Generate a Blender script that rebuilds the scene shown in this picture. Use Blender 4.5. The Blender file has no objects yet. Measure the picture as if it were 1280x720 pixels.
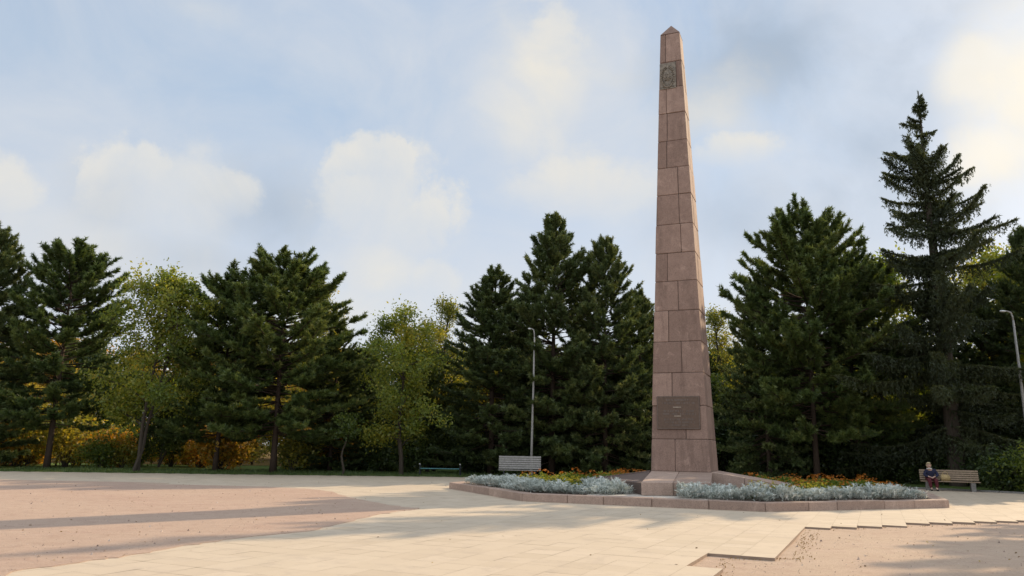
import bpy, bmesh, math, random
import numpy as np
from mathutils import Matrix, Vector

random.seed(7)
RNG = np.random.default_rng(11)
R = math.radians
scene = bpy.context.scene
COL = scene.collection

# ------------------------------------------------------------------ camera geometry
FPX, PITCH, EYE, ROLL = 940.0, math.atan(200 / 940.0), 1.6, R(0.9)
CR, SR, CP, SP = math.cos(ROLL), math.sin(ROLL), math.cos(PITCH), math.sin(PITCH)


def ray(u, v):
    x, y = (u - 640) / FPX, (360 - v) / FPX
    x, y = x * CR - y * SR, x * SR + y * CR
    return (x, CP - y * SP, SP + y * CP)


def ground(u, v, z=0.0):
    d = ray(u, v); t = (z - EYE) / d[2]
    return (d[0] * t, d[1] * t)


def at_depth(u, v, Y):
    d = ray(u, v); t = Y / d[1]
    return (d[0] * t, Y, EYE + d[2] * t)


cam = bpy.data.cameras.new("camera")
cam.sensor_width = 36.0
cam.lens = FPX / 1280 * 36.0
cam.clip_end = 2000
cam_o = bpy.data.objects.new("camera", cam); COL.objects.link(cam_o)
right = Vector((CR, -SP * SR, CP * SR)); up = Vector((-SR, -SP * CR, CP * CR)); back = -Vector((0, CP, SP))
M = Matrix((right, up, back)).transposed().to_4x4(); M.translation = (0, 0, EYE)
cam_o.matrix_world = M
scene.camera = cam_o

# ------------------------------------------------------------------ helpers


def tag(o, label=None, cat=None, group=None, kind=None):
    if label: o["label"] = label
    if cat: o["category"] = cat
    if group: o["group"] = group
    if kind: o["kind"] = kind
    return o


def empty(name, loc=(0, 0, 0), rz=0.0):
    o = bpy.data.objects.new(name, None); COL.objects.link(o)
    o.location = loc; o.rotation_euler = (0, 0, rz); o.empty_display_size = .2
    return o


def link(name, me, mat=None, parent=None, smooth=False):
    if mat is not None and len(me.materials) == 0: me.materials.append(mat)
    if smooth: me.polygons.foreach_set("use_smooth", [True] * len(me.polygons))
    o = bpy.data.objects.new(name, me); COL.objects.link(o)
    if parent is not None: o.parent = parent
    return o


def dup(root):
    r = root.copy(); COL.objects.link(r)
    for ch in list(root.children):
        c = ch.copy(); COL.objects.link(c); c.parent = r
        for g in list(ch.children):
            d = g.copy(); COL.objects.link(d); d.parent = c
    return r


class MB:
    def __init__(s):
        s.v, s.f, s.t = [], [], []

    def poly(s, pts, t=0.5):
        n = len(s.v); s.v += [tuple(p) for p in pts]; s.f.append(tuple(range(n, n + len(pts)))); s.t.append(t)

    def add(s, vs, fs, t=0.5):
        n = len(s.v); s.v += [tuple(p) for p in vs]
        for f in fs: s.f.append(tuple(i + n for i in f)); s.t.append(t)

    def hexa(s, bot, top, t=0.5):            # four bottom, four top, both anticlockwise from above
        vs = list(bot) + list(top)
        s.add(vs, [(3, 2, 1, 0), (4, 5, 6, 7), (0, 1, 5, 4), (1, 2, 6, 5), (2, 3, 7, 6), (3, 0, 4, 7)], t)

    def box(s, x0, x1, y0, y1, z0, z1, t=0.5):
        s.hexa([(x0, y0, z0), (x1, y0, z0), (x1, y1, z0), (x0, y1, z0)], [(x0, y0, z1), (x1, y0, z1), (x1, y1, z1), (x0, y1, z1)], t)

    def prism(s, pts, z0, z1, t=0.5):
        n = len(pts)
        vs = [(p[0], p[1], z0) for p in pts] + [(p[0], p[1], z1) for p in pts]
        fs = [tuple(reversed(range(n))), tuple(range(n, 2 * n))] + [(i, (i + 1) % n, n + (i + 1) % n, n + i) for i in range(n)]
        s.add(vs, fs, t)

    def tube(s, pts, rad, n=6, t=0.5, cap=True):
        pts = [Vector(p) for p in pts]; k = len(pts); vs = []
        a = None
        for i, p in enumerate(pts):
            d = (pts[min(i + 1, k - 1)] - pts[max(i - 1, 0)]).normalized()
            if a is None:
                a = d.orthogonal().normalized()
            else:
                a = (a - d * a.dot(d)).normalized()
            b = d.cross(a)
            r = rad[i] if hasattr(rad, '__len__') else rad
            for j in range(n):
                w = 2 * math.pi * j / n
                vs.append(p + (a * math.cos(w) + b * math.sin(w)) * r)
        fs = [(i * n + j, i * n + (j + 1) % n, (i + 1) * n + (j + 1) % n, (i + 1) * n + j) for i in range(k - 1) for j in range(n)]
        if cap: fs += [tuple(reversed(range(n))), tuple(range((k - 1) * n, k * n))]
        s.add(vs, fs, t)

    def ball(s, c, r, n=8, m=5, t=0.5):
        vs = [(c[0], c[1], c[2] - r[2])]
        for i in range(1, m):
            ph = -math.pi / 2 + math.pi * i / m
            for j in range(n):
                w = 2 * math.pi * j / n
                vs.append((c[0] + r[0] * math.cos(ph) * math.cos(w), c[1] + r[1] * math.cos(ph) * math.sin(w), c[2] + r[2] * math.sin(ph)))
        vs.append((c[0], c[1], c[2] + r[2])); e = len(vs) - 1
        fs = [(0, 1 + (j + 1) % n, 1 + j) for j in range(n)]
        for i in range(m - 2):
            for j in range(n):
                a = 1 + i * n
                fs.append((a + j, a + (j + 1) % n, a + n + (j + 1) % n, a + n + j))
        a = 1 + (m - 2) * n
        fs += [(a + j, a + (j + 1) % n, e) for j in range(n)]
        s.add(vs, fs, t)

    def mesh(s, name, bevel=0.0, seg=1):
        me = bpy.data.meshes.new(name); me.from_pydata(s.v, [], s.f)
        at = me.attributes.new("tint", 'FLOAT', 'FACE'); at.data.foreach_set("value", s.t)
        if bevel:
            bm = bmesh.new(); bm.from_mesh(me)
            bmesh.ops.bevel(bm, geom=bm.edges[:], offset=bevel, segments=seg, affect='EDGES', clamp_overlap=True)
            bm.to_mesh(me); bm.free()
        me.update(); return me

    def build(s, name, mat, parent=None, bevel=0.0, smooth=False, seg=1):
        return link(name, s.mesh(name, bevel, seg), mat, parent, smooth)


def np_mesh(name, V, tint):                    # V: (faces, corners, 3)
    n, k, _ = V.shape
    me = bpy.data.meshes.new(name)
    me.vertices.add(n * k); me.vertices.foreach_set("co", V.astype(np.float32).ravel())
    me.loops.add(n * k); me.loops.foreach_set("vertex_index", np.arange(n * k, dtype=np.int32))
    me.polygons.add(n); me.polygons.foreach_set("loop_start", np.arange(0, n * k, k, dtype=np.int32))
    me.polygons.foreach_set("loop_total", np.full(n, k, dtype=np.int32))
    at = me.attributes.new("tint", 'FLOAT', 'FACE'); at.data.foreach_set("value", np.asarray(tint, dtype=np.float32))
    me.update(calc_edges=True); return me


# ------------------------------------------------------------------ materials
class NT:
    def __init__(s, name):
        s.m = bpy.data.materials.new(name); s.m.use_nodes = True
        s.t = s.m.node_tree; s.t.nodes.clear(); s.o = s.t.nodes.new("ShaderNodeOutputMaterial")

    def n(s, typ, **kw):
        nd = s.t.nodes.new(typ)
        for k, v in kw.items():
            if k in nd.inputs: nd.inputs[k].default_value = v
            else: setattr(nd, k, v)
        return nd

    def l(s, a, b): s.t.links.new(a, b)

    def coords(s, scale=(1, 1, 1), rot=(0, 0, 0), kind="Object"):
        c = s.n("ShaderNodeTexCoord"); mp = s.n("ShaderNodeMapping")
        mp.inputs["Scale"].default_value = scale; mp.inputs["Rotation"].default_value = rot
        s.l(c.outputs[kind], mp.inputs[0]); return mp.outputs[0]

    def noise(s, vec, scale, detail=4, rough=.55, dist=0.0):
        nd = s.n("ShaderNodeTexNoise"); nd.inputs["Scale"].default_value = scale; nd.inputs["Detail"].default_value = detail
        nd.inputs["Roughness"].default_value = rough; nd.inputs["Distortion"].default_value = dist
        if vec is not None: s.l(vec, nd.inputs["Vector"])
        return nd.outputs["Fac"]

    def ramp(s, fac, stops):
        nd = s.n("ShaderNodeValToRGB"); cr = nd.color_ramp
        while len(cr.elements) < len(stops): cr.elements.new(.5)
        for e, (p, c) in zip(cr.elements, stops):
            e.position = p; e.color = (*c, 1) if len(c) == 3 else c
        if fac is not None: s.l(fac, nd.inputs[0])
        return nd.outputs[0]

    def mix(s, fac, a, b, mode='MIX'):
        nd = s.n("ShaderNodeMix"); nd.data_type = 'RGBA'; nd.blend_type = mode
        for inp, val in ((nd.inputs[0], fac), (nd.inputs[6], a), (nd.inputs[7], b)):
            if hasattr(val, "is_linked"): s.l(val, inp)
            elif isinstance(val, (int, float)): inp.default_value = val
            else: inp.default_value = (*val, 1)
        return nd.outputs[2]

    def math(s, op, a, b=0.0, clamp=False):
        nd = s.n("ShaderNodeMath"); nd.operation = op; nd.use_clamp = clamp
        for i, v in enumerate((a, b)):
            if hasattr(v, "is_linked"): s.l(v, nd.inputs[i])
            else: nd.inputs[i].default_value = v
        return nd.outputs[0]

    def attr(s, name="tint"):
        a = s.n("ShaderNodeAttribute"); a.attribute_name = name; return a.outputs["Fac"]

    def objrand(s):
        return s.n("ShaderNodeObjectInfo").outputs["Random"]

    def bump(s, h, strength=.3, dist=.01):
        b = s.n("ShaderNodeBump"); b.inputs["Strength"].default_value = strength; b.inputs["Distance"].default_value = dist
        s.l(h, b.inputs["Height"]); return b.outputs[0]

    def principled(s, col, rough=.8, bump=None, spec=.3, metal=0.0):
        p = s.n("ShaderNodeBsdfPrincipled")
        if hasattr(col, "is_linked"): s.l(col, p.inputs["Base Color"])
        else: p.inputs["Base Color"].default_value = (*col, 1)
        if hasattr(rough, "is_linked"): s.l(rough, p.inputs["Roughness"])
        else: p.inputs["Roughness"].default_value = rough
        p.inputs["Specular IOR Level"].default_value = spec; p.inputs["Metallic"].default_value = metal
        if bump is not None: s.l(bump, p.inputs["Normal"])
        s.l(p.outputs[0], s.o.inputs[0]); return s.m


def leafmat(name, stops, trans=.35, objvar=.12, tcol=(1.25, 1.2, .7)):
    t = NT(name)
    f = t.math('ADD', t.attr(), t.math('MULTIPLY', t.math('SUBTRACT', t.objrand(), .5), objvar * 2), True)
    c = t.ramp(f, stops)
    d = t.n("ShaderNodeBsdfDiffuse"); t.l(c, d.inputs[0])
    tr = t.n("ShaderNodeBsdfTranslucent"); t.l(t.mix(1.0, c, tcol, 'MULTIPLY'), tr.inputs[0])
    mx = t.n("ShaderNodeMixShader"); mx.inputs[0].default_value = trans
    t.l(d.outputs[0], mx.inputs[1]); t.l(tr.outputs[0], mx.inputs[2])
    g = t.n("ShaderNodeBsdfGlossy"); g.inputs["Roughness"].default_value = .5; g.inputs[0].default_value = (.8, .85, .9, 1)
    m2 = t.n("ShaderNodeMixShader"); m2.inputs[0].default_value = .03
    t.l(mx.outputs[0], m2.inputs[1]); t.l(g.outputs[0], m2.inputs[2]); t.l(m2.outputs[0], t.o.inputs[0])
    return t.m


def plain(name, col, rough=.6, spec=.3, metal=0.0, var=.25, scale=12):
    t = NT(name)
    n = t.noise(t.coords(), scale, 5)
    c = t.ramp(n, [(.25, tuple(x * (1 - var) for x in col)), (.75, tuple(min(1, x * (1 + var)) for x in col))])
    return t.principled(c, rough, t.bump(n, .2, .004), spec, metal)


def stone(name, dark, light, stain=.5):
    t = NT(name); co = t.coords()
    big = t.noise(co, .55, 5, .6); fine = t.noise(co, 34, 6, .7); mid = t.noise(co, 4.5, 6, .65)
    c = t.mix(mid, dark, light)
    blk = t.math('MULTIPLY', t.math('SUBTRACT', t.attr(), .45), .75)
    c = t.mix(t.math('ADD', blk, t.math('MULTIPLY', big, .55), True), c, tuple(x * .72 for x in dark))
    speck = t.ramp(fine, [(.35, (.7, .7, .7)), (.5, (1, 1, 1)), (.68, (1.18, 1.15, 1.12))])
    c = t.mix(1.0, c, speck, 'MULTIPLY')
    streak = t.noise(t.coords((1.5, 1.5, .2)), 1.6, 8, .75, .5)
    sm = t.ramp(streak, [(.5, (0, 0, 0)), (.8, (stain, stain, stain))])
    c = t.mix(sm, c, tuple(x * .45 for x in dark))
    pale = t.ramp(t.noise(co, 1.3, 9, .8, .6), [(.54, (0, 0, 0)), (.72, (.5, .5, .5))])
    c = t.mix(pale, c, tuple(min(.8, x * 1.45) for x in light))
    return t.principled(c, .82, t.bump(t.math('ADD', t.math('MULTIPLY', fine, .4), mid), .35, .012), .25)


MAT = {}
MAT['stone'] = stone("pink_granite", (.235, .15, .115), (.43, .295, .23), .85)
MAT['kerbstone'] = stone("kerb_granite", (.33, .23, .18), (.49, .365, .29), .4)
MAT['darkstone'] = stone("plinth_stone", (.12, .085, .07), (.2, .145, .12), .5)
MAT['mortar'] = plain("mortar", (.09, .07, .06), .95)
MAT['bronze'] = plain("plaque_bronze", (.125, .078, .052), .5, .4, .25)
MAT['bronze_lt'] = plain("plaque_lettering", (.15, .11, .085), .5, .4, .25)
MAT['pale_line'] = plain("pale_dash", (.36, .29, .22), .6)
MAT['relief'] = plain("emblem_relief", (.2, .165, .125), .6, .35, .1, .6, 9)
MAT['wood_grey'] = plain("weathered_wood", (.28, .265, .24), .75)
MAT['wood_tan'] = plain("tan_bench_wood", (.29, .215, .145), .7)
MAT['teal'] = plain("teal_paint", (.09, .26, .27), .4, .5)
MAT['black'] = plain("black_iron", (.02, .025, .025), .5, .4)
MAT['chrome'] = plain("pale_cap", (.6, .6, .58), .4, .5)
MAT['concrete'] = plain("concrete", (.2, .19, .175), .9)
MAT['pole'] = plain("lamp_pole_grey", (.3, .29, .265), .6, .4)
MAT['lamp'] = plain("lamp_head", (.62, .63, .62), .4, .5)
MAT['skin'] = plain("skin", (.55, .36, .28), .6)
MAT['hair'] = plain("pale_hair", (.58, .46, .27), .7, var=.35, scale=40)
MAT['navy'] = plain("navy_jacket", (.022, .025, .055), .8)
MAT['maroon'] = plain("maroon_trousers", (.095, .018, .024), .85)
MAT['shoe'] = plain("dark_shoe", (.02, .018, .018), .6)
MAT['scarf'] = plain("pale_scarf", (.6, .57, .52), .85)
MAT['lip'] = plain("lip", (.35, .13, .11), .6)
MAT['eye'] = plain("eye", (.03, .03, .03), .3)
MAT['bag'] = plain("tan_bag", (.42, .31, .15), .75, var=.5, scale=30)
MAT['strip'] = plain("pale_strip", (.46, .41, .35), .9)
MAT['soil'] = plain("soil", (.07, .05, .035), .95, var=.5, scale=25)


def bark(name, a, b):
    t = NT(name); co = t.coords((6, 6, 1.2))
    n = t.noise(co, 3, 6, .7); return t.principled(t.mix(n, a, b), .95, t.bump(n, .8, .03), .1)


MAT['bark_pine'] = bark("pine_bark", (.03, .022, .017), (.1, .07, .05))
MAT['bark_dark'] = bark("dark_bark", (.03, .025, .02), (.1, .08, .06))

MAT['pine'] = leafmat("pine_needles", [(0, (.04, .066, .02)), (.45, (.085, .125, .032)), (.8, (.145, .175, .042)), (1, (.21, .21, .055))], .32)
MAT['fir'] = leafmat("fir_needles", [(0, (.038, .06, .022)), (.5, (.08, .112, .034)), (.85, (.135, .16, .048)), (1, (.2, .2, .065))], .3)
MAT['spruce'] = leafmat("spruce_needles", [(0, (.034, .046, .02)), (.5, (.066, .08, .032)), (1, (.12, .13, .05))], .3)
MAT['leaf_green'] = leafmat("green_leaves", [(0, (.07, .11, .018)), (.5, (.17, .22, .03)), (.8, (.3, .3, .04)), (1, (.42, .35, .045))], .55)
MAT['leaf_yellow'] = leafmat("yellow_leaves", [(0, (.1, .13, .025)), (.4, (.24, .24, .035)), (.75, (.42, .33, .04)), (1, (.52, .34, .045))], .55)
MAT['leaf_orange'] = leafmat("orange_leaves", [(0, (.18, .15, .025)), (.35, (.4, .26, .03)), (.75, (.5, .24, .025)), (1, (.46, .15, .02))], .55)
MAT['leaf_dark'] = leafmat("dark_leaves", [(0, (.025, .048, .012)), (.6, (.06, .09, .02)), (1, (.13, .15, .03))], .4)
MAT['silver'] = leafmat("silver_leaves", [(0, (.34, .37, .33)), (.5, (.56, .60, .55)), (1, (.78, .80, .74))], .2, .08, (1, 1, .95))
MAT['bedgreen'] = leafmat("bed_leaves", [(0, (.07, .12, .02)), (.6, (.16, .22, .03)), (1, (.27, .3, .05))], .4)
MAT['petal_yellow'] = leafmat("yellow_petals", [(0, (.4, .36, .04)), (1, (.65, .5, .04))], .3, .05)
MAT['petal_orange'] = leafmat("orange_petals", [(0, (.42, .13, .015)), (1, (.6, .22, .02))], .3, .05, (1.2, 1, .6))
MAT['grass'] = leafmat("grass_blades", [(0, (.05, .1, .025)), (1, (.15, .2, .05))], .4)
MAT['litter'] = leafmat("fallen_leaves", [(0, (.1, .06, .025)), (.6, (.25, .15, .05)), (1, (.35, .25, .06))], .1)


def make_ground_mats():
    for SN, TW in (("sand", 1.0), ("tan_sand", .0)):
      t = NT(SN); co = t.coords()
      W = lambda c: c if TW else (c[0] * 1.06, c[1] * 1.1, c[2] * 1.06)
      n = t.noise(co, .35, 5, .6); m = t.noise(co, 3, 6, .7); fi = t.noise(co, 26, 8, .85)
      st = t.noise(t.coords((1, 4, 1), (0, 0, R(-12))), .8, 6, .7, .5)
      pt = t.noise(co, .12, 7, .7, .8)
      c = t.mix(n, W((.40, .285, .215)), W((.49, .36, .27)))
      c = t.mix(t.ramp(pt, [(.45, (0, 0, 0)), (.62, (.55, .55, .55))]), c, W((.40, .265, .205)))
      c = t.mix(t.ramp(st, [(.45, (0, 0, 0)), (.75, (.55, .55, .55))]), c, (.54, .40, .31))
      gr = t.noise(co, 140, 3, .8)
      c = t.mix(t.ramp(gr, [(.5, (0, 0, 0)), (.7, (.5, .5, .5))]), c, (.62, .48, .38))
      c = t.mix(t.ramp(fi, [(.52, (0, 0, 0)), (.66, (.75, .75, .75))]), c, (.25, .17, .125))
      c = t.mix(t.ramp(m, [(.5, (0, 0, 0)), (.72, (.5, .5, .5))]), c, (.34, .225, .17))
      MAT[SN] = t.principled(c, .95, t.bump(t.math('ADD', m, t.math('MULTIPLY', fi, .8)), .7, .03), .1)

    t = NT("paving"); th = GRID_TH
    co = t.coords((1, 1, 1))
    base = t.mix(t.attr(), (.49, .405, .295), (.58, .485, .365))
    n = t.noise(co, .25, 6, .65); fi = t.noise(co, 60, 4, .7); m = t.noise(co, 2.2, 7, .7, .4)
    c = t.mix(t.ramp(n, [(.4, (0, 0, 0)), (.72, (.6, .6, .6))]), base, (.52, .42, .31))
    c = t.mix(t.ramp(m, [(.5, (0, 0, 0)), (.72, (.6, .6, .6))]), c, (.40, .33, .26))
    c = t.mix(t.math('MULTIPLY', fi, .22), c, (.4, .3, .22))
    MAT['paving'] = t.principled(c, .85, t.bump(t.math('ADD', t.math('MULTIPLY', fi, .5), m), .3, .006), .2)
    t = NT("paving_edge"); n = t.noise(t.coords(), 9, 5)
    MAT['paving_edge'] = t.principled(t.mix(n, (.2, .14, .1), (.36, .27, .2)), .95)

    t = NT("forest_floor"); co = t.coords(); n = t.noise(co, .6, 6, .7); fi = t.noise(co, 14, 5, .8)
    c = t.mix(n, (.045, .05, .018), (.12, .075, .03)); c = t.mix(t.math('MULTIPLY', fi, .6), c, (.2, .12, .04))
    MAT['floor'] = t.principled(c, 1, t.bump(fi, .8, .06), .05)
    t = NT("lawn"); co = t.coords(); n = t.noise(co, .8, 6, .7); fi = t.noise(co, 30, 4, .8)
    c = t.mix(n, (.06, .12, .03), (.12, .17, .05)); c = t.mix(t.math('MULTIPLY', fi, .4), c, (.15, .14, .05))
    MAT['lawn'] = t.principled(c, 1, t.bump(fi, .8, .05), .05)


# monument frame
CX, CY, TH = 6.82, 29.94, 0.389
GRID_TH = R(25.5)
ct, st_ = math.cos(TH), math.sin(TH)


def to_world(a, b): return (CX + a * ct + b * st_, CY - a * st_ + b * ct)


def to_local(x, y):
    dx, dy = x - CX, y - CY
    return (dx * ct - dy * st_, dx * st_ + dy * ct)


make_ground_mats()

# ------------------------------------------------------------------ ground
def pip(x, y, P):
    c = False; j = len(P) - 1
    for i in range(len(P)):
        if (P[i][1] > y) != (P[j][1] > y) and x < (P[j][0] - P[i][0]) * (y - P[i][1]) / (P[j][1] - P[i][1]) + P[i][0]: c = not c
        j = i
    return c


mb = MB(); mb.poly([(-700, -60, -.03), (700, -60, -.03), (700, 900, -.03), (-700, 900, -.03)])
tag(mb.build("terrain", MAT['floor']), kind="structure")

# sand: a gently uneven sheet
nx, ny = 150, 80
xs = np.linspace(-60, 60, nx); ys = np.linspace(1, 39, ny)
X, Yg = np.meshgrid(xs, ys)
Zs = .006 * np.sin(X * 1.7 + Yg) + .005 * np.sin(Yg * 2.3 - X * .7) - .004
vs = np.stack([X, Yg, Zs], -1).reshape(-1, 3)
fs = [(j * nx + i, j * nx + i + 1, (j + 1) * nx + i + 1, (j + 1) * nx + i) for j in range(ny - 1) for i in range(nx - 1)]
me = bpy.data.meshes.new("sand_ground"); me.from_pydata(vs.tolist(), [], fs)
tag(link("sand_ground", me, MAT['tan_sand'], smooth=True), kind="structure")

SAND_L = [(-90, 33.5), (-20.4, 31.2), (-14.4, 29.8), (-10.1, 29.3), (-8.2, 28.6), (-6.5, 27.3), (-4.8, 23.8), (-2.9, 20.7), (-2.3, 20.1), (-2.9, 18.6), (-3.7, 14.7), (-4.6, 13.2), (-5.4, 11.0), (-6.0, 9.6), (-7.5, 5), (-90, 1)]
SAND_R = [(1.3, 4), (2.5, 10.3), (3.2, 12.15), (4.3, 12.2), (6.2, 16.6), (11.7, 18.95), (12.7, 19.3), (20, 22.2), (90, 44), (90, 0)]
PAVE = [(-90, 38.2), (-26, 39.6), (-14, 40.3), (-3.7, 41.3), (12, 41.8), (16.5, 38.6), (19.2, 36.2), (22.6, 34.2), (50, 18.3), (90, 0), (90, -6), (-90, -6)]
cg, sg = math.cos(GRID_TH), math.sin(GRID_TH)
CELL = .5
cells = set()
for i in range(-130, 130):
    for j in range(-80, 130):
        a, b = (i + .5) * CELL, (j + .5) * CELL
        x, y = a * cg + b * sg, -a * sg + b * cg
        if -60 < x < 60 and 1.5 < y < 42 and pip(x, y, PAVE) and not pip(x, y, SAND_R): cells.add((i, j))
ZP = .038
pr = random.Random(3)
pm = MB()
for (i, j) in cells:
    x0, x1, y0, y1 = i * CELL, (i + 1) * CELL, j * CELL, (j + 1) * CELL
    g = .0018; z = ZP + pr.uniform(-.0006, .0006); ta, tb = pr.uniform(-.0007, .0007), pr.uniform(-.0007, .0007); tt = min(1, max(0, pr.gauss(.5, .2)))
    pm.poly([(x0 + g, y0 + g, z - ta - tb), (x1 - g, y0 + g, z + ta - tb), (x1 - g, y1 - g, z + ta + tb), (x0 + g, y1 - g, z - ta + tb)], tt)
    pm.poly([(x0, y0, ZP - .006), (x1, y0, ZP - .006), (x1, y1, ZP - .006), (x0, y1, ZP - .006)], -1)
    for di, dj, (p, q) in ((-1, 0, ((x0, y1), (x0, y0))), (1, 0, ((x1, y0), (x1, y1))), (0, -1, ((x0, y0), (x1, y0))), (0, 1, ((x1, y1), (x0, y1)))):
        if (i + di, j + dj) not in cells: pm.poly([(*p, -.03), (*q, -.03), (*q, ZP), (*p, ZP)], -1)
me = pm.mesh("pavement"); me.materials.append(MAT['paving']); me.materials.append(MAT['paving_edge'])
me.polygons.foreach_set("material_index", [1 if q < 0 else 0 for q in pm.t])
po = link("pavement", me); po.rotation_euler = (0, 0, -GRID_TH)
tag(po, kind="structure")

# the left sand patch lies over the slabs with a smooth worn edge
def smooth_poly(P, n=14, jit=.035):
    out = []; N = len(P); rr = random.Random(9)
    for k in range(N):
        p0, p1, p2, p3 = (Vector(P[(k + d) % N]) for d in (-1, 0, 1, 2))
        if min(p1.x, p2.x) < -60: out.append(tuple(p1)); continue
        for q in range(n):
            u = q / n
            v_ = .5 * ((2 * p1) + (p2 - p0) * u + (2 * p0 - 5 * p1 + 4 * p2 - p3) * u * u + (3 * p1 - p0 - 3 * p2 + p3) * u ** 3)
            out.append((v_.x + rr.gauss(0, jit), v_.y + rr.gauss(0, jit)))
    return out


SL_ = smooth_poly(SAND_L)
mb = MB(); mb.poly([(x, y, ZP + .008) for x, y in SL_])
for a, b in zip(SL_, SL_[1:]): mb.poly([(*a, .02), (*b, .02), (*b, ZP + .008), (*a, ZP + .008)])
me = mb.mesh("sand_patch"); bm = bmesh.new(); bm.from_mesh(me); bmesh.ops.triangulate(bm, faces=bm.faces[:]); bm.to_mesh(me); bm.free()
tag(link("sand_patch", me, MAT['sand']), kind="structure")

# lawn strip and its grass
LX = [-60, -26, -14, -3.7, 12, 16.5, 19.2, 21.0, 23, 50]
LY = [37.6, 39.5, 40.2, 41.2, 41.8, 38.9, 36.3, 34.4, 33.0, 17.6]


def lawn_z(x, y):
    d = min(1.0, max(0.0, (y - np.interp(x, LX, LY)) / 4.5)); return -.012 + .13 * d * d * (3 - 2 * d)


lv, lf = [], []
cols = np.linspace(-60, 50, 111)
for x in cols:
    y0 = np.interp(x, LX, LY)
    for d in (-.4, 0, .5, 1, 1.6, 2.4, 3.2, 4.2, 5, 8, 14):
        lv.append((x, y0 + d, lawn_z(x, y0 + d) + (.03 * math.sin(x * 1.9 + d * 2) if d > .4 else 0)))
for a in range(110):
    for b in range(10): lf.append((a * 11 + b, (a + 1) * 11 + b, (a + 1) * 11 + b + 1, a * 11 + b + 1))
me = bpy.data.meshes.new("lawn"); me.from_pydata(lv, [], lf); tag(link("lawn", me, MAT['lawn'], smooth=True), kind="structure")
NG = 26000
gx = RNG.uniform(-27, 17, NG); edge = np.interp(gx, LX, LY) + .15
gy = edge + RNG.random(NG) ** 1.6 * 3.5
hgt = RNG.uniform(.05, .16, NG) + .08 * (np.sin(gx * 1.3) > .5) * RNG.random(NG)
an = RNG.uniform(0, 2 * np.pi, NG); w = .012 + .012 * RNG.random(NG)
P0 = np.stack([gx, gy, np.array([lawn_z(a, b) for a, b in zip(gx, gy)])], -1); dv = np.stack([np.cos(an) * w, np.sin(an) * w, np.zeros(NG)], -1)
tip = P0 + np.stack([RNG.normal(0, .04, NG), RNG.normal(0, .04, NG), hgt], -1)
tag(link("grass", np_mesh("grass", np.stack([P0 - dv, P0 + dv, tip], 1), RNG.random(NG)), MAT['grass']),
    "rough green grass edging the paved square below the trees", "grass", kind="stuff")

# fallen leaves and crumbs of sand
NL = 1500
lx = RNG.uniform(-16, 16, NL); ly = 7 + RNG.random(NL) ** 1.2 * 30
lz = np.full(NL, ZP + .006); keep = np.array([(to_local(a, b)[0] ** 2 + to_local(a, b)[1] ** 2) > 88 for a, b in zip(lx, ly)])
for k in range(NL):
    if not pip(lx[k], ly[k], PAVE) or pip(lx[k], ly[k], SAND_R): lz[k] = .012
    elif pip(lx[k], ly[k], SAND_L): lz[k] = ZP + .014
prob = np.where((lz < .02) | (lz > ZP + .01), .8, .14); keep &= RNG.random(NL) < prob
lx, ly, lz = lx[keep], ly[keep], lz[keep]; n = len(lx)
s = RNG.uniform(.01, .032, n); an = RNG.uniform(0, 6.28, n)
ax = np.stack([np.cos(an) * s, np.sin(an) * s, RNG.uniform(-.2, .5, n) * s], -1); bx = np.stack([-np.sin(an) * s * .6, np.cos(an) * s * .6, RNG.uniform(-.1, .5, n) * s], -1)
c = np.stack([lx, ly, lz], -1)
tag(link("fallen_leaves", np_mesh("fallen_leaves", np.stack([c - ax, c - bx, c + ax, c + bx], 1), RNG.random(n)), MAT['litter']),
    "small brown fallen leaves scattered over the sand and paving", "leaves", kind="stuff")

# grit and pebbles on the sand
NP_ = 9000; V = []; T = []
rp = random.Random(21)
while len(V) < NP_:
    y = 7.5 + rp.random() ** 1.7 * 24; x = rp.uniform(-.72, .75) * y
    inl, inr = pip(x, y, SAND_L), pip(x, y, SAND_R)
    if not (inl or inr): continue
    zb_ = ZP + .006 if inl else -.004; r = rp.uniform(.004, .011) * (1 + (rp.random() < .06) * 1.6); a = rp.uniform(0, 6.28)
    b3 = [np.array([x + math.cos(a + q) * r, y + math.sin(a + q) * r, zb_]) for q in (0, 2.1, 4.2)]; tp_ = np.array([x, y, zb_ + r * 1.3]); tt = rp.random()
    for e in range(3): V.append([b3[e], b3[(e + 1) % 3], tp_]); T.append(tt)
MAT['pebble'] = leafmat("pebbles", [(0, (.14, .1, .08)), (.5, (.34, .25, .19)), (1, (.6, .5, .42))], .0, 0)
tag(link("pebbles", np_mesh("pebbles", np.array(V), T), MAT['pebble']), "fine grit and pebbles lying on the bare sand", "pebbles", kind="stuff")

# crumbs along the broken right-hand edge of the paving
NC = 420; V = []; T = []
seg = [(2.5, 10.3), (3.2, 12.15), (4.3, 12.2), (6.2, 16.6), (11.7, 18.95)]
for k in range(NC):
    i = random.choice((0, 1, 2, 2, 2, 3)); q = random.random(); a, b = seg[i], seg[i + 1]
    x = a[0] + (b[0] - a[0]) * q + abs(random.gauss(0, .16)) + .05; y = a[1] + (b[1] - a[1]) * q - abs(random.gauss(0, .14))
    r = random.uniform(.005, .016)
    o = np.array([x, y, .0]); pts = [o + np.array([math.cos(t_) * r, math.sin(t_) * r, 0]) for t_ in (0.3, 2.4, 4.5)]; top = o + np.array([0, 0, r * 1.3])
    for e in range(3): V.append([pts[e], pts[(e + 1) % 3], top]); T.append(.5 + .4 * random.random())
tag(link("rubble_crumbs", np_mesh("rubble_crumbs", np.array(V), T), MAT['litter']), "loose crumbs along the broken edge of the paving", "rubble", kind="stuff")

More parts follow.
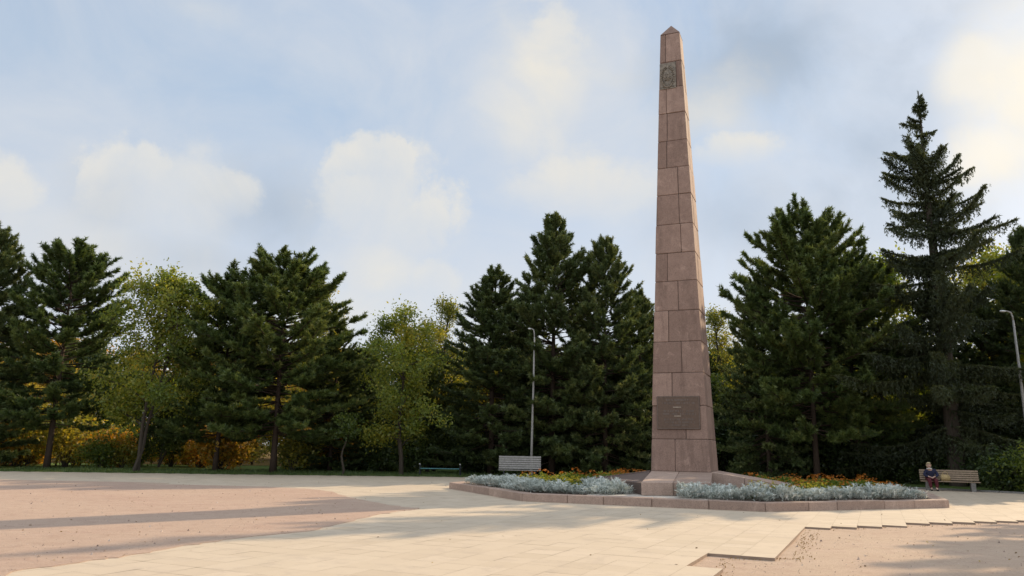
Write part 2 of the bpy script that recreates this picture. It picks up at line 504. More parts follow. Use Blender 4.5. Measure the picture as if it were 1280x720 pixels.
# kerb at the right behind which the bench stands
kb = MB()
kp = [(16.9, 36.6), ground(1166, 612.8), ground(1280, 618.6), (27.5, 28.9), (50, 17.5)]
for (x0, y0), (x1, y1) in zip(kp, kp[1:]):
    L = math.hypot(x1 - x0, y1 - y0); nb = max(1, round(L / 1.0)); ux, uy = (x1 - x0) / L, (y1 - y0) / L; px, py = -uy * .15, ux * .15
    for k in range(nb):
        a, b = L * k / nb + .006, L * (k + 1) / nb - .006
        q = [(x0 + ux * a, y0 + uy * a), (x0 + ux * b, y0 + uy * b), (x0 + ux * b + px, y0 + uy * b + py), (x0 + ux * a + px, y0 + uy * a + py)]
        kb.hexa([(*p, -.02) for p in q], [(*p, .11) for p in q], random.random())
tag(kb.build("path_kerb", MAT['concrete'], bevel=.012), "low grey kerb between the path and the shrubs by the right bench", "kerb")

# ------------------------------------------------------------------ obelisk
HB, HT, ZB, ZT, ZA = 1.106, .414, .833, 19.267, 19.887


def hw(z): return HB + (HT - HB) * (z - ZB) / (ZT - ZB)


ob = empty("obelisk", (CX, CY, 0), -TH)
tag(ob, "tall tapering pink granite obelisk with dark plaque on a stone plinth", "obelisk")
JZ = [ZB, 2.02, 3.28, 4.54, 5.76, 7.0, 8.2, 9.37, 10.58, 11.86, 13.05, 14.25, 15.51, 16.70, 17.92, ZT]
FX = [.42, .62, .38, .58, .32, .55, .3, .66, .64, .64, .3, .32, .3, .72, .27]
sh = MB()
for i in range(len(JZ) - 1):
    z0, z1 = JZ[i] + (.006 if i else 0), JZ[i + 1] - .006
    fx, fy = FX[i], (.35, .62)[i % 2] + random.uniform(-.06, .06)
    g = .008
    for ix in (0, 1):
        for iy in (0, 1):
            j = random.uniform(-.009, .009)

            def cor(z):
                h = hw(z) + j
                xa, xb = (-h, -h + 2 * h * fx - g) if ix == 0 else (-h + 2 * h * fx + g, h)
                ya, yb = (-h, -h + 2 * h * fy - g) if iy == 0 else (-h + 2 * h * fy + g, h)
                return [(xa, ya, z), (xb, ya, z), (xb, yb, z), (xa, yb, z)]
            sh.hexa(cor(z0), cor(z1), random.random())
shaft = sh.build("shaft", MAT['stone'], ob, bevel=.02)
core = MB(); h0, h1 = HB - .035, HT - .035
core.hexa([(-h0, -h0, ZB), (h0, -h0, ZB), (h0, h0, ZB), (-h0, h0, ZB)], [(-h1, -h1, ZT - .02), (h1, -h1, ZT - .02), (h1, h1, ZT - .02), (-h1, h1, ZT - .02)])
core.build("mortar", MAT['mortar'], shaft)
cp = MB(); h = hw(ZT) + .002
cp.add([(-h, -h, ZT + .008), (h, -h, ZT + .008), (h, h, ZT + .008), (-h, h, ZT + .008), (0, 0, ZA)], [(3, 2, 1, 0), (0, 1, 4), (1, 2, 4), (2, 3, 4), (3, 0, 4)], .8)
cp.build("capstone", MAT['stone'], ob, bevel=.008)
SL = (HB - HT) / (ZT - ZB)


def face_pt(a, z, out): return (a, -hw(z) - out, z)


def face_slab(m, a0, a1, z0, z1, d0, d1, t=.5):
    m.hexa([face_pt(a0, z0, d1), face_pt(a1, z0, d1), face_pt(a1, z0, d0), face_pt(a0, z0, d0)], [face_pt(a0, z1, d1), face_pt(a1, z1, d1), face_pt(a1, z1, d0), face_pt(a0, z1, d0)], t)


pq = MB(); face_slab(pq, -.83, .80, 2.39, 3.64, -.01, .05)
plaque = pq.build("plaque", MAT['bronze'], ob, bevel=.008)
fr = MB()
for (a0, a1, z0, z1) in ((-.815, .785, 2.405, 2.43), (-.815, .785, 3.60, 3.625), (-.815, -.79, 2.433, 3.597), (.76, .785, 2.433, 3.597)): face_slab(fr, a0, a1, z0, z1, .052, .062)
fr.build("raised_rim", MAT['bronze_lt'], plaque)
tx = MB()
for z, hgt, half in ((3.46, .07, .5), (3.34, .07, .62), (3.04, .075, .6), (2.93, .075, .66), (2.73, .065, .55), (2.62, .065, .6), (2.52, .05, .35)):
    a = -half
    while a < half:
        wl = random.uniform(.02, .045)
        if random.random() < .86: face_slab(tx, a, min(half, a + wl), z - random.choice((0, .0, .012)), z + hgt, .052, .062)
        a += wl + random.choice((.012, .012, .014, .05))
tx.build("lettering", MAT['bronze_lt'], plaque)
ln = MB(); face_slab(ln, -.2, .1, 3.2, 3.235, .052, .068); face_slab(ln, -.17, .09, 2.87, 2.9, .052, .068)
ln.build("pale_dash", MAT['pale_line'], plaque)

# carved emblem panel near the top: shield in a wreath of ears, all of it low relief
em = MB(); z0, z1 = 16.64, 17.86
hm = hw(17.25); a0, a1 = -hm + .03, -hm + .72 * 2 * hm; am = (a0 + a1) / 2; ha = (a1 - a0) / 2
face_slab(em, a0, a1, z0, z1, -.01, .035)
emblem = em.build("emblem_panel", MAT['relief'], ob, bevel=.008)
rl = MB(); zm = 17.22
for sgn in (-1, 1):
    for k in range(13):
        w_ = R(-80 + k * 12.5); a = am + sgn * ha * .8 * math.cos(w_); z = zm + .5 * math.sin(w_)
        p = face_pt(a, z, .045); rl.ball(p, (.045, .035, .055), 6, 4, random.random())
        p = face_pt(am + sgn * ha * .6 * math.cos(w_ + .1), zm + .42 * math.sin(w_ + .1), .045); rl.ball(p, (.03, .03, .04), 6, 4, random.random())
shp = [(-.15, .2), (-.15, -.02), (-.08, -.16), (0, -.22), (.08, -.16), (.15, -.02), (.15, .2)]
n = len(shp); fr_ = [face_pt(am + x, zm + y, .06) for x, y in shp]; bk = [face_pt(am + x * 1.15, zm + y * 1.12, .03) for x, y in shp]
rl.add(fr_ + bk, [tuple(reversed(range(n)))] + [(i, (i + 1) % n, n + (i + 1) % n, n + i) for i in range(n)])
for k in range(26):
    p = face_pt(am + random.uniform(-.13, .13), zm + random.uniform(-.18, .2), .06); rl.ball(p, (.02, .025, .025), 5, 4, random.random())
for k in range(7): rl.ball(face_pt(am - .2 + k * .067, z0 + .1, .05), (.03, .03, .035), 6, 4)
rl.build("carved_relief", MAT['relief'], emblem, smooth=True)

# plinth: sloping front slab, low front wall, two sloping side arms
PZ = .28
wall_px = [(768, 614.0), (789, 615.2), (815.6, 615.8), (836, 616.1), (856.5, 616.5), (878, 617.2)]
wl = [to_local(*ground(u, v, PZ)) for u, v in wall_px]
wm = MB()
for (p, q) in zip(wl, wl[1:]):
    d = Vector((q[0] - p[0], q[1] - p[1])); L = d.length; d.normalize(); nrm = Vector((-d.y, d.x)) * .35
    a = Vector(p) + d * .006; b = Vector(q) - d * .006
    pts = [a, b, b + nrm, a + nrm]
    wm.hexa([(*x, PZ - .02) for x in pts], [(*x, .655) for x in pts], random.random())
wm.build("front_wall", MAT['kerbstone'], ob, bevel=.014)
cor_n = [to_local(*ground(u, v, .66)) for u, v in ((801, 602.8), (841, 603.2), (889, 603.8))]
far = [(-1.1, -1.1), (-.05, -1.1), (1.16, -1.1)]
rm = MB()
for k in (0, 1):
    g = .012
    n0, n1, f0, f1 = cor_n[k], cor_n[k + 1], far[k], far[k + 1]
    n0 = (n0[0] + g, n0[1]); f0 = (f0[0] + g, f0[1])
    rm.hexa([(*n0, PZ), (*n1, PZ), (*f1, PZ), (*f0, PZ)], [(*n0, .66), (*n1, .66), (*f1, ZB), (*f0, ZB)], random.random())
rm.build("sloping_slab", MAT['kerbstone'], ob, bevel=.01)
for sgn in (-1, 1):
    am_ = MB(); xs_ = [1.13, 2.3, 3.5, 4.6]
    for k in range(3):
        xa, xb = xs_[k] + .006, xs_[k + 1] - .006
        za, zb = .86 - (xa - 1.1) * .15, .86 - (xb - 1.1) * .15
        ya, yb = -1.15, 1.0
        if sgn > 0: am_.hexa([(xa, ya, PZ), (xb, ya, PZ), (xb, yb, PZ), (xa, yb, PZ)], [(xa, ya, za), (xb, ya, zb), (xb, yb, zb), (xa, yb, za)], random.random())
        else: am_.hexa([(-xb, ya, PZ), (-xa, ya, PZ), (-xa, yb, PZ), (-xb, yb, PZ)], [(-xb, ya, zb), (-xa, ya, za), (-xa, yb, za), (-xb, yb, zb)], random.random())
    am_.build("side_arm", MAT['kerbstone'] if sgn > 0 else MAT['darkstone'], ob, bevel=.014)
# dark stone shoulder left of the sloping slab
n0 = cor_n[0]; w0 = wl[0]
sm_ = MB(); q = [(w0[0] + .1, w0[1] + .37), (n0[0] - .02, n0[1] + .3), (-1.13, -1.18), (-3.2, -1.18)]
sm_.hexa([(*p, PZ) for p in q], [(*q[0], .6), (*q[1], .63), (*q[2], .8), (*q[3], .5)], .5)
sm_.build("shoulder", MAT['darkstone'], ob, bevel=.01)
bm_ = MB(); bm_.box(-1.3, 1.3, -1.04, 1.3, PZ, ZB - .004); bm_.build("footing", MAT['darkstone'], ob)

# ------------------------------------------------------------------ octagonal platform
AP = 8.43
pf = empty("monument_platform", (CX, CY, 0), -TH)
tag(pf, "low octagonal platform edged with pink stone kerb around the obelisk", "platform")
T8 = math.tan(math.pi / 8)
octv = lambda ap: [(ap * x, ap * y) for x, y in ((-1, -T8), (-T8, -1), (T8, -1), (1, -T8), (1, T8), (T8, 1), (-T8, 1), (-1, T8))]
O, I = octv(AP), octv(AP - .42)
kb = MB()
splits = [.0, .19, .37, .54, .70, .85, 1.0]
for k in range(8):
    o0, o1, i0, i1 = (np.array(p) for p in (O[k], O[(k + 1) % 8], I[k], I[(k + 1) % 8]))
    sp = [0.0] + sorted(min(.95, max(.05, (q + random.uniform(-.035, .035)))) for q in (.19, .39, .59, .79)) + [1.0]
    for a, b in zip(sp, sp[1:]):
        e = .0010
        p = [o0 + (o1 - o0) * (a + e), o0 + (o1 - o0) * (b - e), i0 + (i1 - i0) * (b - e), i0 + (i1 - i0) * (a + e)]
        z = PZ + random.uniform(-.012, .008); sh_ = random.uniform(-.008, .008)
        kb.hexa([(*x, -.02) for x in p], [(*x, z) for x in p], random.random())
kb.build("kerb", MAT['kerbstone'], pf, bevel=.016)
ib = MB(); ib.prism([tuple(p) for p in octv(AP - .425)], 0, .235)
ib.build("soil", MAT['soil'], pf)
# stone strip between the two beds, in front of the low wall, and along the left side
ps = MB()
for k in range(7):
    a0_, a1_ = -1.6 + k * .55, -1.6 + (k + 1) * .55 - .008
    for (b0, b1) in ((-7.98, -7.3), (-7.29, -6.6), (-6.59, -5.9), (-5.89, -5.2), (-5.19, -4.5)):
        ps.box(a0_, a1_, b0, b1 - .008, .2, PZ - .004, random.random())
ps.build("paving_strip", MAT['strip'], pf, bevel=.006)
TO = .6
# rim paving beside the far right corner
# ------------------------------------------------------------------ flower beds


def clump_blades(rng, n, spread, hgt, ln, w, droop=.4, lobes=2):
    V, T = [], []
    for k in range(n):
        az = rng.uniform(0, 2 * np.pi); rr = spread * math.sqrt(rng.random()) * .75
        base = np.array([math.cos(az) * rr, math.sin(az) * rr, rng.uniform(.15, .75) * hgt * (1 - .4 * rr / spread)])
        el = rng.uniform(.1, 1.3); a2 = az + rng.normal(0, .7)
        d = np.array([math.cos(a2) * math.cos(el), math.sin(a2) * math.cos(el), math.sin(el)])
        L = ln * rng.uniform(.6, 1.2); side = np.cross(d, [0, 0, 1.0]); side /= np.linalg.norm(side) + 1e-6
        t = rng.random(); mid = base + d * L * .55; tipp = base + d * L + np.array([0, 0, -droop * L * rng.random()])
        V.append([base - side * w * .3, mid - side * w, tipp, mid + side * w]); T.append(t)
        for q in range(lobes):
            s = 1 if q % 2 else -1; b = base + d * L * (.35 + .2 * q / max(1, lobes))
            e = b + side * s * L * .4 + d * L * .25
            V.append([b, b + d * w * 1.2, e, b + d * w * 2.2]); T.append(t)
    return np.array(V), np.array(T)


def discs(rng, n, spread, hgt, r):
    V, T = [], []
    for k in range(n):
        az = rng.uniform(0, 6.28); rr = spread * math.sqrt(rng.random())
        c = np.array([math.cos(az) * rr, math.sin(az) * rr, hgt * (1.02 - .35 * (rr / spread) ** 2) + rng.uniform(-.03, .03)])
        nrm = np.array([math.cos(az) * .5 * rr / spread + rng.normal(0, .25), math.sin(az) * .5 * rr / spread + rng.normal(0, .25), 1]); nrm /= np.linalg.norm(nrm)
        a = np.cross(nrm, [1, 0, 0]); a /= np.linalg.norm(a); b = np.cross(nrm, a); r_ = r * rng.uniform(.7, 1.2); t = rng.random()
        for q in range(4):
            w = 6.28 * q / 4; da = a * math.cos(w) + b * math.sin(w); db = -a * math.sin(w) + b * math.cos(w)
            V.append([c - nrm * .01, c + da * r_ * .7 - db * r_ * .5, c + da * r_ + nrm * .012, c + da * r_ * .7 + db * r_ * .5]); T.append(t)
    return np.array(V), np.array(T)


def plant_protos(name, leafm, seed, n, spread, hgt, ln, w, lobes=2, fl=None, count=4):
    out = []
    for k in range(count):
        r = np.random.default_rng(seed + k); V, T = clump_blades(r, n, spread, hgt, ln, w, .4, lobes)
        lm = np_mesh("foliage", V, T); lm.materials.append(leafm)
        fm = None
        if fl:
            V, T = discs(r, fl[1], spread * .95, hgt * 1.15, fl[2]); fm = np_mesh("flowers", V, T); fm.materials.append(fl[0])
        out.append((lm, fm))
    return out


P_SILVER = plant_protos("silver", MAT['silver'], 100, 120, .24, .36, .15, .014, 3)
P_YEL = plant_protos("yel", MAT['bedgreen'], 200, 130, .22, .3, .12, .016, 1, (MAT['petal_yellow'], 13, .03))
P_ORA = plant_protos("ora", MAT['bedgreen'], 300, 130, .22, .32, .12, .016, 1, (MAT['petal_orange'], 14, .03))
P_GRN = plant_protos("grn", MAT['bedgreen'], 400, 140, .22, .3, .12, .018, 1)
used = {}


def put_plant(kind, protos, a, b, label, cat, group, sc=1.0):
    lm, fm = random.choice(protos)
    x, y = to_world(a, b); key = lm.name
    if key in used:
        r = dup(used[key]); r.location = (x, y, .225); r.rotation_euler = (0, 0, random.uniform(0, 6.28))
    else:
        if fm is None:
            r = link(kind, lm); r.location = (x, y, .225)
        else:
            r = empty(kind, (x, y, .225)); link("foliage", lm, None, r); link("flowers", fm, None, r)
        used[key] = r
    s = sc * random.uniform(.72, 1.2); r.scale = (s, s, s * random.uniform(.75, 1.2))
    tag(r, label, cat, group); return r


def line_pts(pts, step):
    out = []
    for (p, q) in zip(pts, pts[1:]):
        L = math.hypot(q[0] - p[0], q[1] - p[1]); n = max(1, round(L / step))
        for k in range(n): out.append((p[0] + (q[0] - p[0]) * (k + .5) / n, p[1] + (q[1] - p[1]) * (k + .5) / n))
    return out


def near(pts, x, y, d): return any((p[0] - x) ** 2 + (p[1] - y) ** 2 < d * d for p in pts)


BL = [(-7.4, -3.75), (-5.6, -5.55), (-3.55, -7.6), (-1.9, -7.65), (-.85, -7.4)]        # outer run of silver, left bed
BR = [(1.15, -7.75), (3.3, -7.72), (4.6, -6.5), (6.0, -5.15), (7.75, -3.4)]           # right bed
for pts, lab, grp in ((BL, "silver-leaved dusty miller clump bordering the left flower bed", "dusty miller clumps of the left bed"),
                      (BR, "silver-leaved dusty miller clump bordering the right flower bed", "dusty miller clumps of the right bed")):
    for row, off in ((0, 0.0), (1, .34)):
        for (a, b) in line_pts(pts, .33):
            rr = math.hypot(a, b); k = 1 - off / rr
            put_plant("dusty_miller", P_SILVER, a * k + random.gauss(0, .04), b * k + random.gauss(0, .04), lab, "plant", grp, 1.2 if row == 0 else 1.28)
# silver returning along the inner side of each bed
for pts, lab, grp in (([(-.75, -7.0), (-1.5, -6.1), (-2.2, -5.3)], "silver-leaved dusty miller clump bordering the left flower bed", "dusty miller clumps of the left bed"),
                      ([(1.2, -7.2), (1.7, -6.3), (2.1, -5.4)], "silver-leaved dusty miller clump bordering the right flower bed", "dusty miller clumps of the right bed")):
    for (a, b) in line_pts(pts, .3):
        for s in (-.12, .2):
            put_plant("dusty_miller", P_SILVER, a + (s if pts[0][0] > 0 else -s) + random.gauss(0, .04), b, lab, "plant", grp, 1.2)
# flowers inside the beds
LB = [(-6.6, -3.4), (-3.3, -6.85), (-2.1, -6.9), (-2.75, -5.2), (-3.6, -2.2), (-5.2, -1.9)]
RB = [(2.35, -7.0), (3.1, -6.95), (6.8, -3.3), (7.2, -1.6), (5.2, -1.5), (3.0, -2.6), (2.6, -4.8)]
LB2 = [(-7.0, 1.2), (-1.7, 1.2), (-1.7, 5.5), (-4.5, 5.5)]
RB2 = [(2.0, 1.2), (7.4, 1.2), (7.2, 3.0), (5.4, 5.4), (2.0, 5.4)]
placed = []
for poly, side in ((LB, "front left"), (RB, "front right"), (LB2, "rear left"), (RB2, "rear right")):
    tries = 0; cnt = 0
    while tries < 2600 and cnt < 95:
        tries += 1
        a = random.uniform(-7.4, 7.6); b = random.uniform(-7.2, 5.5)
        if not pip(a, b, poly) or near(placed, a, b, .33): continue
        placed.append((a, b)); cnt += 1; sc = 1.15
        if side.startswith("rear"): kind = 'o' if random.random() < .5 else 'g'; sc = 1.2
        elif side == "front left":
            kind = 'y' if a > -5.2 and random.random() < .75 else ('o' if b > -2.9 and random.random() < .6 else 'g')
        else: kind = ('o' if random.random() < .65 else 'y') if (b > -2.6 or random.random() < .1) else ('y' if random.random() < .7 else 'g')
        if kind == 'o': put_plant("marigold", P_ORA, a, b, "orange marigold clump in bloom in the %s flower bed" % side, "flower", "orange marigolds of the %s bed" % side, sc)
        elif kind == 'y': put_plant("marigold", P_YEL, a, b, "yellow-green flowering clump inside the %s flower bed" % side, "flower", "yellow flowers of the %s bed" % side, sc)
        else: put_plant("bedding_plant", P_GRN, a, b, "plain green bedding plant inside the %s flower bed" % side, "plant", "green plants of the %s bed" % side, sc)

# ------------------------------------------------------------------ benches


def slat_bench(name, loc, rz, W, mat, legm, label, seat_z=.45, top_z=.88, nback=5, concrete=True):
    r = empty(name, loc, rz); tag(r, label, "bench"); h = W / 2
    s = MB()
    for k in range(4): s.box(-h, h, -.3 + k * .115, -.3 + k * .115 + .095, seat_z - .035, seat_z, random.random())
    s.build("seat", mat, r, bevel=.006)
    bk = MB(); dz = (top_z - seat_z - .03) / nback
    for k in range(nback):
        z0 = seat_z + .04 + k * dz; z1 = z0 + dz - .02; y0 = .19 + (z0 - seat_z) * .28; y1 = .19 + (z1 - seat_z) * .28
        bk.hexa([(-h, y0 - .03, z0), (h, y0 - .03, z0), (h, y0, z0), (-h, y0, z0)], [(-h, y1 - .03, z1), (h, y1 - .03, z1), (h, y1, z1), (-h, y1, z1)], random.random())
    bk.build("backrest", mat, r, bevel=.005)
    for sx in (-1, 1):
        l = MB(); x = sx * (h - .28)
        wd = .09 if concrete else .035
        l.box(x - wd, x + wd, -.27, .2, 0, seat_z - .037, .5)
        l.hexa([(x - .03, .195, .1), (x + .03, .195, .1), (x + .03, .24, .1), (x - .03, .24, .1)],
               [(x - .03, .2 + (top_z - seat_z) * .28, top_z - .03), (x + .03, .2 + (top_z - seat_z) * .28, top_z - .03), (x + .03, .24 + (top_z - seat_z) * .28, top_z - .03), (x - .03, .24 + (top_z - seat_z) * .28, top_z - .03)])
        l.build("leg", legm, r, bevel=.008)
    return r


bx_, by_, _ = at_depth(649.5, 597, 40.2)
slat_bench("slatted_bench", (bx_, by_, 0.0), R(-2), 2.2, MAT['wood_grey'], MAT['black'], "weathered grey slatted bench behind the left flower bed, below the lamp post", .5, 1.2, 6, False)
BEN = (19.55, 34.35)
BRZ = R(-24)
slat_bench("wooden_bench", (*BEN, 0.0), BRZ, 2.3, MAT['wood_tan'], MAT['concrete'], "tan wooden slatted bench on which the person sits", .46, .95, 5, True)

gb = empty("low_bench", (*ground(550, 595.5), 0), R(-3)); tag(gb, "low dark teal bench without backrest at the edge of the lawn", "bench")
s = MB()
for k in range(3): s.box(-1.08, 1.08, -.2 + k * .14, -.2 + k * .14 + .12, .4, .44)
s.build("seat", MAT['teal'], gb, bevel=.006)
for sx in (-1, 1):
    l = MB()
    for y in (-.2, .2):
        l.tube([(sx * 1.12, y, 0), (sx * 1.12, y, .6)], .03, 8)
    l.box(sx * 1.12 - .025, sx * 1.12 + .025, -.17, .17, .34, .395); l.box(sx * 1.12 - .03, sx * 1.12 + .03, -.23, .23, .602, .63)
    lo = l.build("end_frame", MAT['black'], gb, bevel=0)
    k_ = MB(); k_.ball((sx * 1.12, -.2, .66), (.045, .045, .04), 8, 6); k_.build("cap", MAT['chrome'], lo, smooth=True)

# ------------------------------------------------------------------ lamp posts


def lamp_post(loc, h, r0, arm, label, tilt=(0, 0, 0)):
    r = empty("street_lamp", loc); r.rotation_euler = tilt; tag(r, label, "street lamp")
    p = MB(); p.tube([(0, 0, 0), (0, 0, h * .3), (.01, 0, h * .65), (0, 0, h - .45)], [r0 * 1.15, r0, r0 * .85, r0 * .62], 10); pole = p.build("pole", MAT['pole'], r, smooth=True)
    c = MB(); c.tube([(0, 0, 0), (0, 0, .35)], [r0 * 1.7, r0 * 1.5], 10); c.build("collar", MAT['pole'], pole)
    a = MB(); a.tube([(0, 0, h - .5), (-.02, 0, h - .25), (-.12 * arm, 0, h - .06), (-.35 * arm, 0, h), (-.5 * arm, 0, h + .01)], [r0 * .6, r0 * .58, r0 * .5, r0 * .45, r0 * .4], 8); a.build("arm", MAT['pole'], r, smooth=True)
    b = MB(); b.ball((-.62 * arm, 0, h - .005), (.22 * arm, .08, .05), 10, 6); hd = b.build("lamp_head", MAT['lamp'], r, smooth=True)
    return r


lx_, ly_, lz_ = at_depth(665.5, 411, 41.2)
lamp_post((lx_ + .0, ly_, 0), lz_, .062, .45, "slim pale lamp post rising behind the grey slatted bench", (0, R(.9), 0))
lx_, ly_, lz_ = at_depth(1265, 389, 36.5)
lamp_post((lx_, ly_, 0), lz_, .075, .75, "grey lamp post with curved arm at the right edge by the conifers")

# ------------------------------------------------------------------ person on the bench


def skin(name, pts, edges, rad, mat, parent, sub=2):
    me = bpy.data.meshes.new(name); me.from_pydata(pts, edges, [])
    o = bpy.data.objects.new(name, me); COL.objects.link(o)
    m = o.modifiers.new("s", 'SKIN'); sv = me.skin_vertices[0].data if me.skin_vertices else None
    if sv is None:
        bm = bmesh.new(); bm.from_mesh(me); bm.verts.layers.skin.verify(); bm.to_mesh(me); bm.free(); sv = me.skin_vertices[0].data
    for i, r in enumerate(rad):
        sv[i].radius = (r, r) if not hasattr(r, '__len__') else r; sv[i].use_root = (i == 0)
    o.modifiers.new("u", 'SUBSURF').levels = sub
    dg = bpy.context.evaluated_depsgraph_get(); dg.update()
    me2 = bpy.data.meshes.new_from_object(o.evaluated_get(dg)); me2.name = name
    bpy.data.objects.remove(o)
    return link(name, me2, mat, parent, True)


def make_person(loc, rz):
    P = empty("person", loc, rz)
    tag(P, "person in navy jacket and maroon trousers sitting on the tan wooden bench", "person")
    pts, ed, rd = [], [], []

    def v(p, r, par=None):
        pts.append(p); rd.append(r)
        if par is not None: ed.append((par, len(pts) - 1))
        return len(pts) - 1
    pel = v((0, .08, .55), .12); sp = v((0, .1, .74), .12, pel); ch = v((-.02, .03, .94), .13, sp); nk = v((-.05, -.03, 1.09), .055, ch)
    hd0 = v((-.06, -.07, 1.15), .07, nk); hd1 = v((-.065, -.1, 1.22), .092, hd0); hd2 = v((-.07, -.105, 1.3), .08, hd1)
    hands = []
    for s in (-1, 1):
        sh_ = v((s * .17, .06, 1.0), .058, ch); el = v((s * .27, -.02, .76), .045, sh_); wr = v((s * .09, -.24, .68), .03, el)
        pa = v((s * .045, -.3, .66), .034, wr); hands.append((s, pa, wr))
        hip = v((s * .09, .04, .53), .095, pel); kn = v((s * .13, -.4, .53), .065, hip); an = v((s * .11 + .02, -.44, .1), .042, kn); to = v((s * .13 + .02, -.6, .05), .04, an)
    for s, pa, wr in hands:
        for k, (dx, ln) in enumerate(((-.024, .062), (-.008, .075), (.008, .07), (.024, .055))):
            b = v((s * .045 + dx - s * .02, -.33, .655), .0095, pa); c = v((s * .03 + dx - s * .03, -.33 - ln * .6, .64), .009, b); v((s * .02 + dx - s * .03, -.33 - ln * .75, .615), .008, c)
        b = v((s * .085, -.315, .675), .011, pa); v((s * .07, -.36, .67), .009, b)
    body = skin("body", pts, ed, rd, MAT['skin'], P)
    f = MB(); hx, hy, hz = -.068, -.105, 1.24
    f.ball((hx, hy - .098, hz - .02), (.014, .02, .024), 8, 6); f.build("nose", MAT['skin'], body, smooth=True)
    for s in (-1, 1):
        e = MB(); e.ball((hx + s * .033, hy - .082, hz + .012), (.013, .009, .008), 8, 6); e.build("eye", MAT['eye'], body, smooth=True)
        e = MB(); e.ball((hx + s * .088, hy + .01, hz - .01), (.012, .02, .032), 8, 6); e.build("ear", MAT['skin'], body, smooth=True)
    m_ = MB(); m_.ball((hx, hy - .085, hz - .062), (.026, .01, .007), 8, 6); m_.build("mouth", MAT['lip'], body, smooth=True)
    # hair: a shell cut open over the face
    bm = bmesh.new(); bmesh.ops.create_uvsphere(bm, u_segments=24, v_segments=16, radius=1)
    kill = []
    for q in bm.verts:
        c = q.co.copy()
        if c.y < -.35 and c.z < .42: kill.append(q)
        elif c.z < -.75: kill.append(q)
        w = 1 + .05 * math.sin(c.x * 9 + c.z * 4) + .04 * math.sin(c.y * 11)
        q.co = Vector((hx + c.x * .11 * w, hy + .02 + c.y * .118 * w, hz + .02 + c.z * (.125 if c.z > 0 else .16) * w))
    bmesh.ops.delete(bm, geom=kill, context='VERTS'); bmesh.ops.solidify(bm, geom=bm.faces[:], thickness=.012)
    me = bpy.data.meshes.new("hair"); bm.to_mesh(me); bm.free(); link("hair", me, MAT['hair'], P, True)
    # jacket
    pts, ed, rd = [], [], []
    j0 = v((0, .09, .56), (.175, .15)); j1 = v((0, .1, .74), (.18, .155), j0); j2 = v((-.02, .04, .94), (.19, .14), j1); j3 = v((-.04, -.0, 1.045), (.085, .08), j2)
    for s in (-1, 1):
        a = v((s * .18, .06, .985), .085, j2); b = v((s * .285, -.02, .755), .072, a); v((s * .13, -.2, .69), .052, b)
    skin("jacket", pts, ed, rd, MAT['navy'], P)
    pts, ed, rd = [], [], []
    t0 = v((0, .07, .56), (.17, .14))
    for s in (-1, 1):
        a = v((s * .1, .02, .54), .115, t0); b = v((s * .14, -.4, .54), .088, a); v((s * .125 + .02, -.44, .15), .066, b)
    skin("trousers", pts, ed, rd, MAT['maroon'], P)
    for s in (-1, 1):
        pts, ed, rd = [], [], []
        a = v((s * .11 + .02, -.43, .1), .055); b = v((s * .12 + .02, -.5, .06), .055, a); v((s * .135 + .02, -.64, .045), .043, b)
        skin("shoe", pts, ed, rd, MAT['shoe'], P)
    sc = MB(); sc.tube([(-.048 + .085 * math.cos(w), -.03 + .085 * math.sin(w), 1.075 + .012 * math.sin(3 * w)) for w in np.linspace(0, 6.28, 15)], .032, 8)
    sc.build("scarf", MAT['scarf'], P, smooth=True)
    return P


def on_bench(a, b, z): return (BEN[0] + a * math.cos(BRZ) - b * math.sin(BRZ), BEN[1] + a * math.sin(BRZ) + b * math.cos(BRZ), z)


pr_ = make_person(on_bench(-.72, -.1, .02), BRZ + R(4)); pr_.scale = (.96, .96, .9)
bg = empty("handbag", on_bench(-.16, -.08, .462), BRZ + R(12)); tag(bg, "soft tan patterned bag standing on the bench beside the person", "bag")
s = MB(); s.hexa([(-.2, -.09, 0), (.2, -.09, 0), (.2, .09, 0), (-.2, .09, 0)], [(-.17, -.03, .3), (.17, -.04, .27), (.17, .03, .27), (-.17, .04, .3)]); s.build("bag_body", MAT['bag'], bg, bevel=.03, smooth=True, seg=2)
s = MB(); s.tube([(-.1, 0, .27), (-.09, 0, .37), (0, 0, .41), (.09, 0, .37), (.1, 0, .26)], .012, 6); s.build("handle", MAT['bag'], bg, smooth=True)

# ------------------------------------------------------------------ trees


def unit(v): return v / (np.linalg.norm(v, axis=-1, keepdims=True) + 1e-9)


def blades(rng, P, D, K, ln, w, spread=(.55, 1.1), along=.14, tint=None):
    n = len(P); P = np.repeat(P, K, 0); D = np.repeat(D, K, 0)
    q = unit(rng.normal(size=(n * K, 3))); perp = unit(q - D * (q * D).sum(1, keepdims=True))
    d = unit(D * .75 + perp * rng.uniform(*spread, (n * K, 1)))
    b = P + D * rng.uniform(-along, along, (n * K, 1))
    sd = unit(np.cross(d, rng.normal(size=(n * K, 3)))) * w * rng.uniform(.7, 1.3, (n * K, 1))
    tip = b + d * ln * rng.uniform(.65, 1.2, (n * K, 1))
    T = np.repeat(tint, K) + rng.normal(0, .06, n * K)
    return np.stack([b - sd, b + sd, tip], 1), np.clip(T, 0, 1)


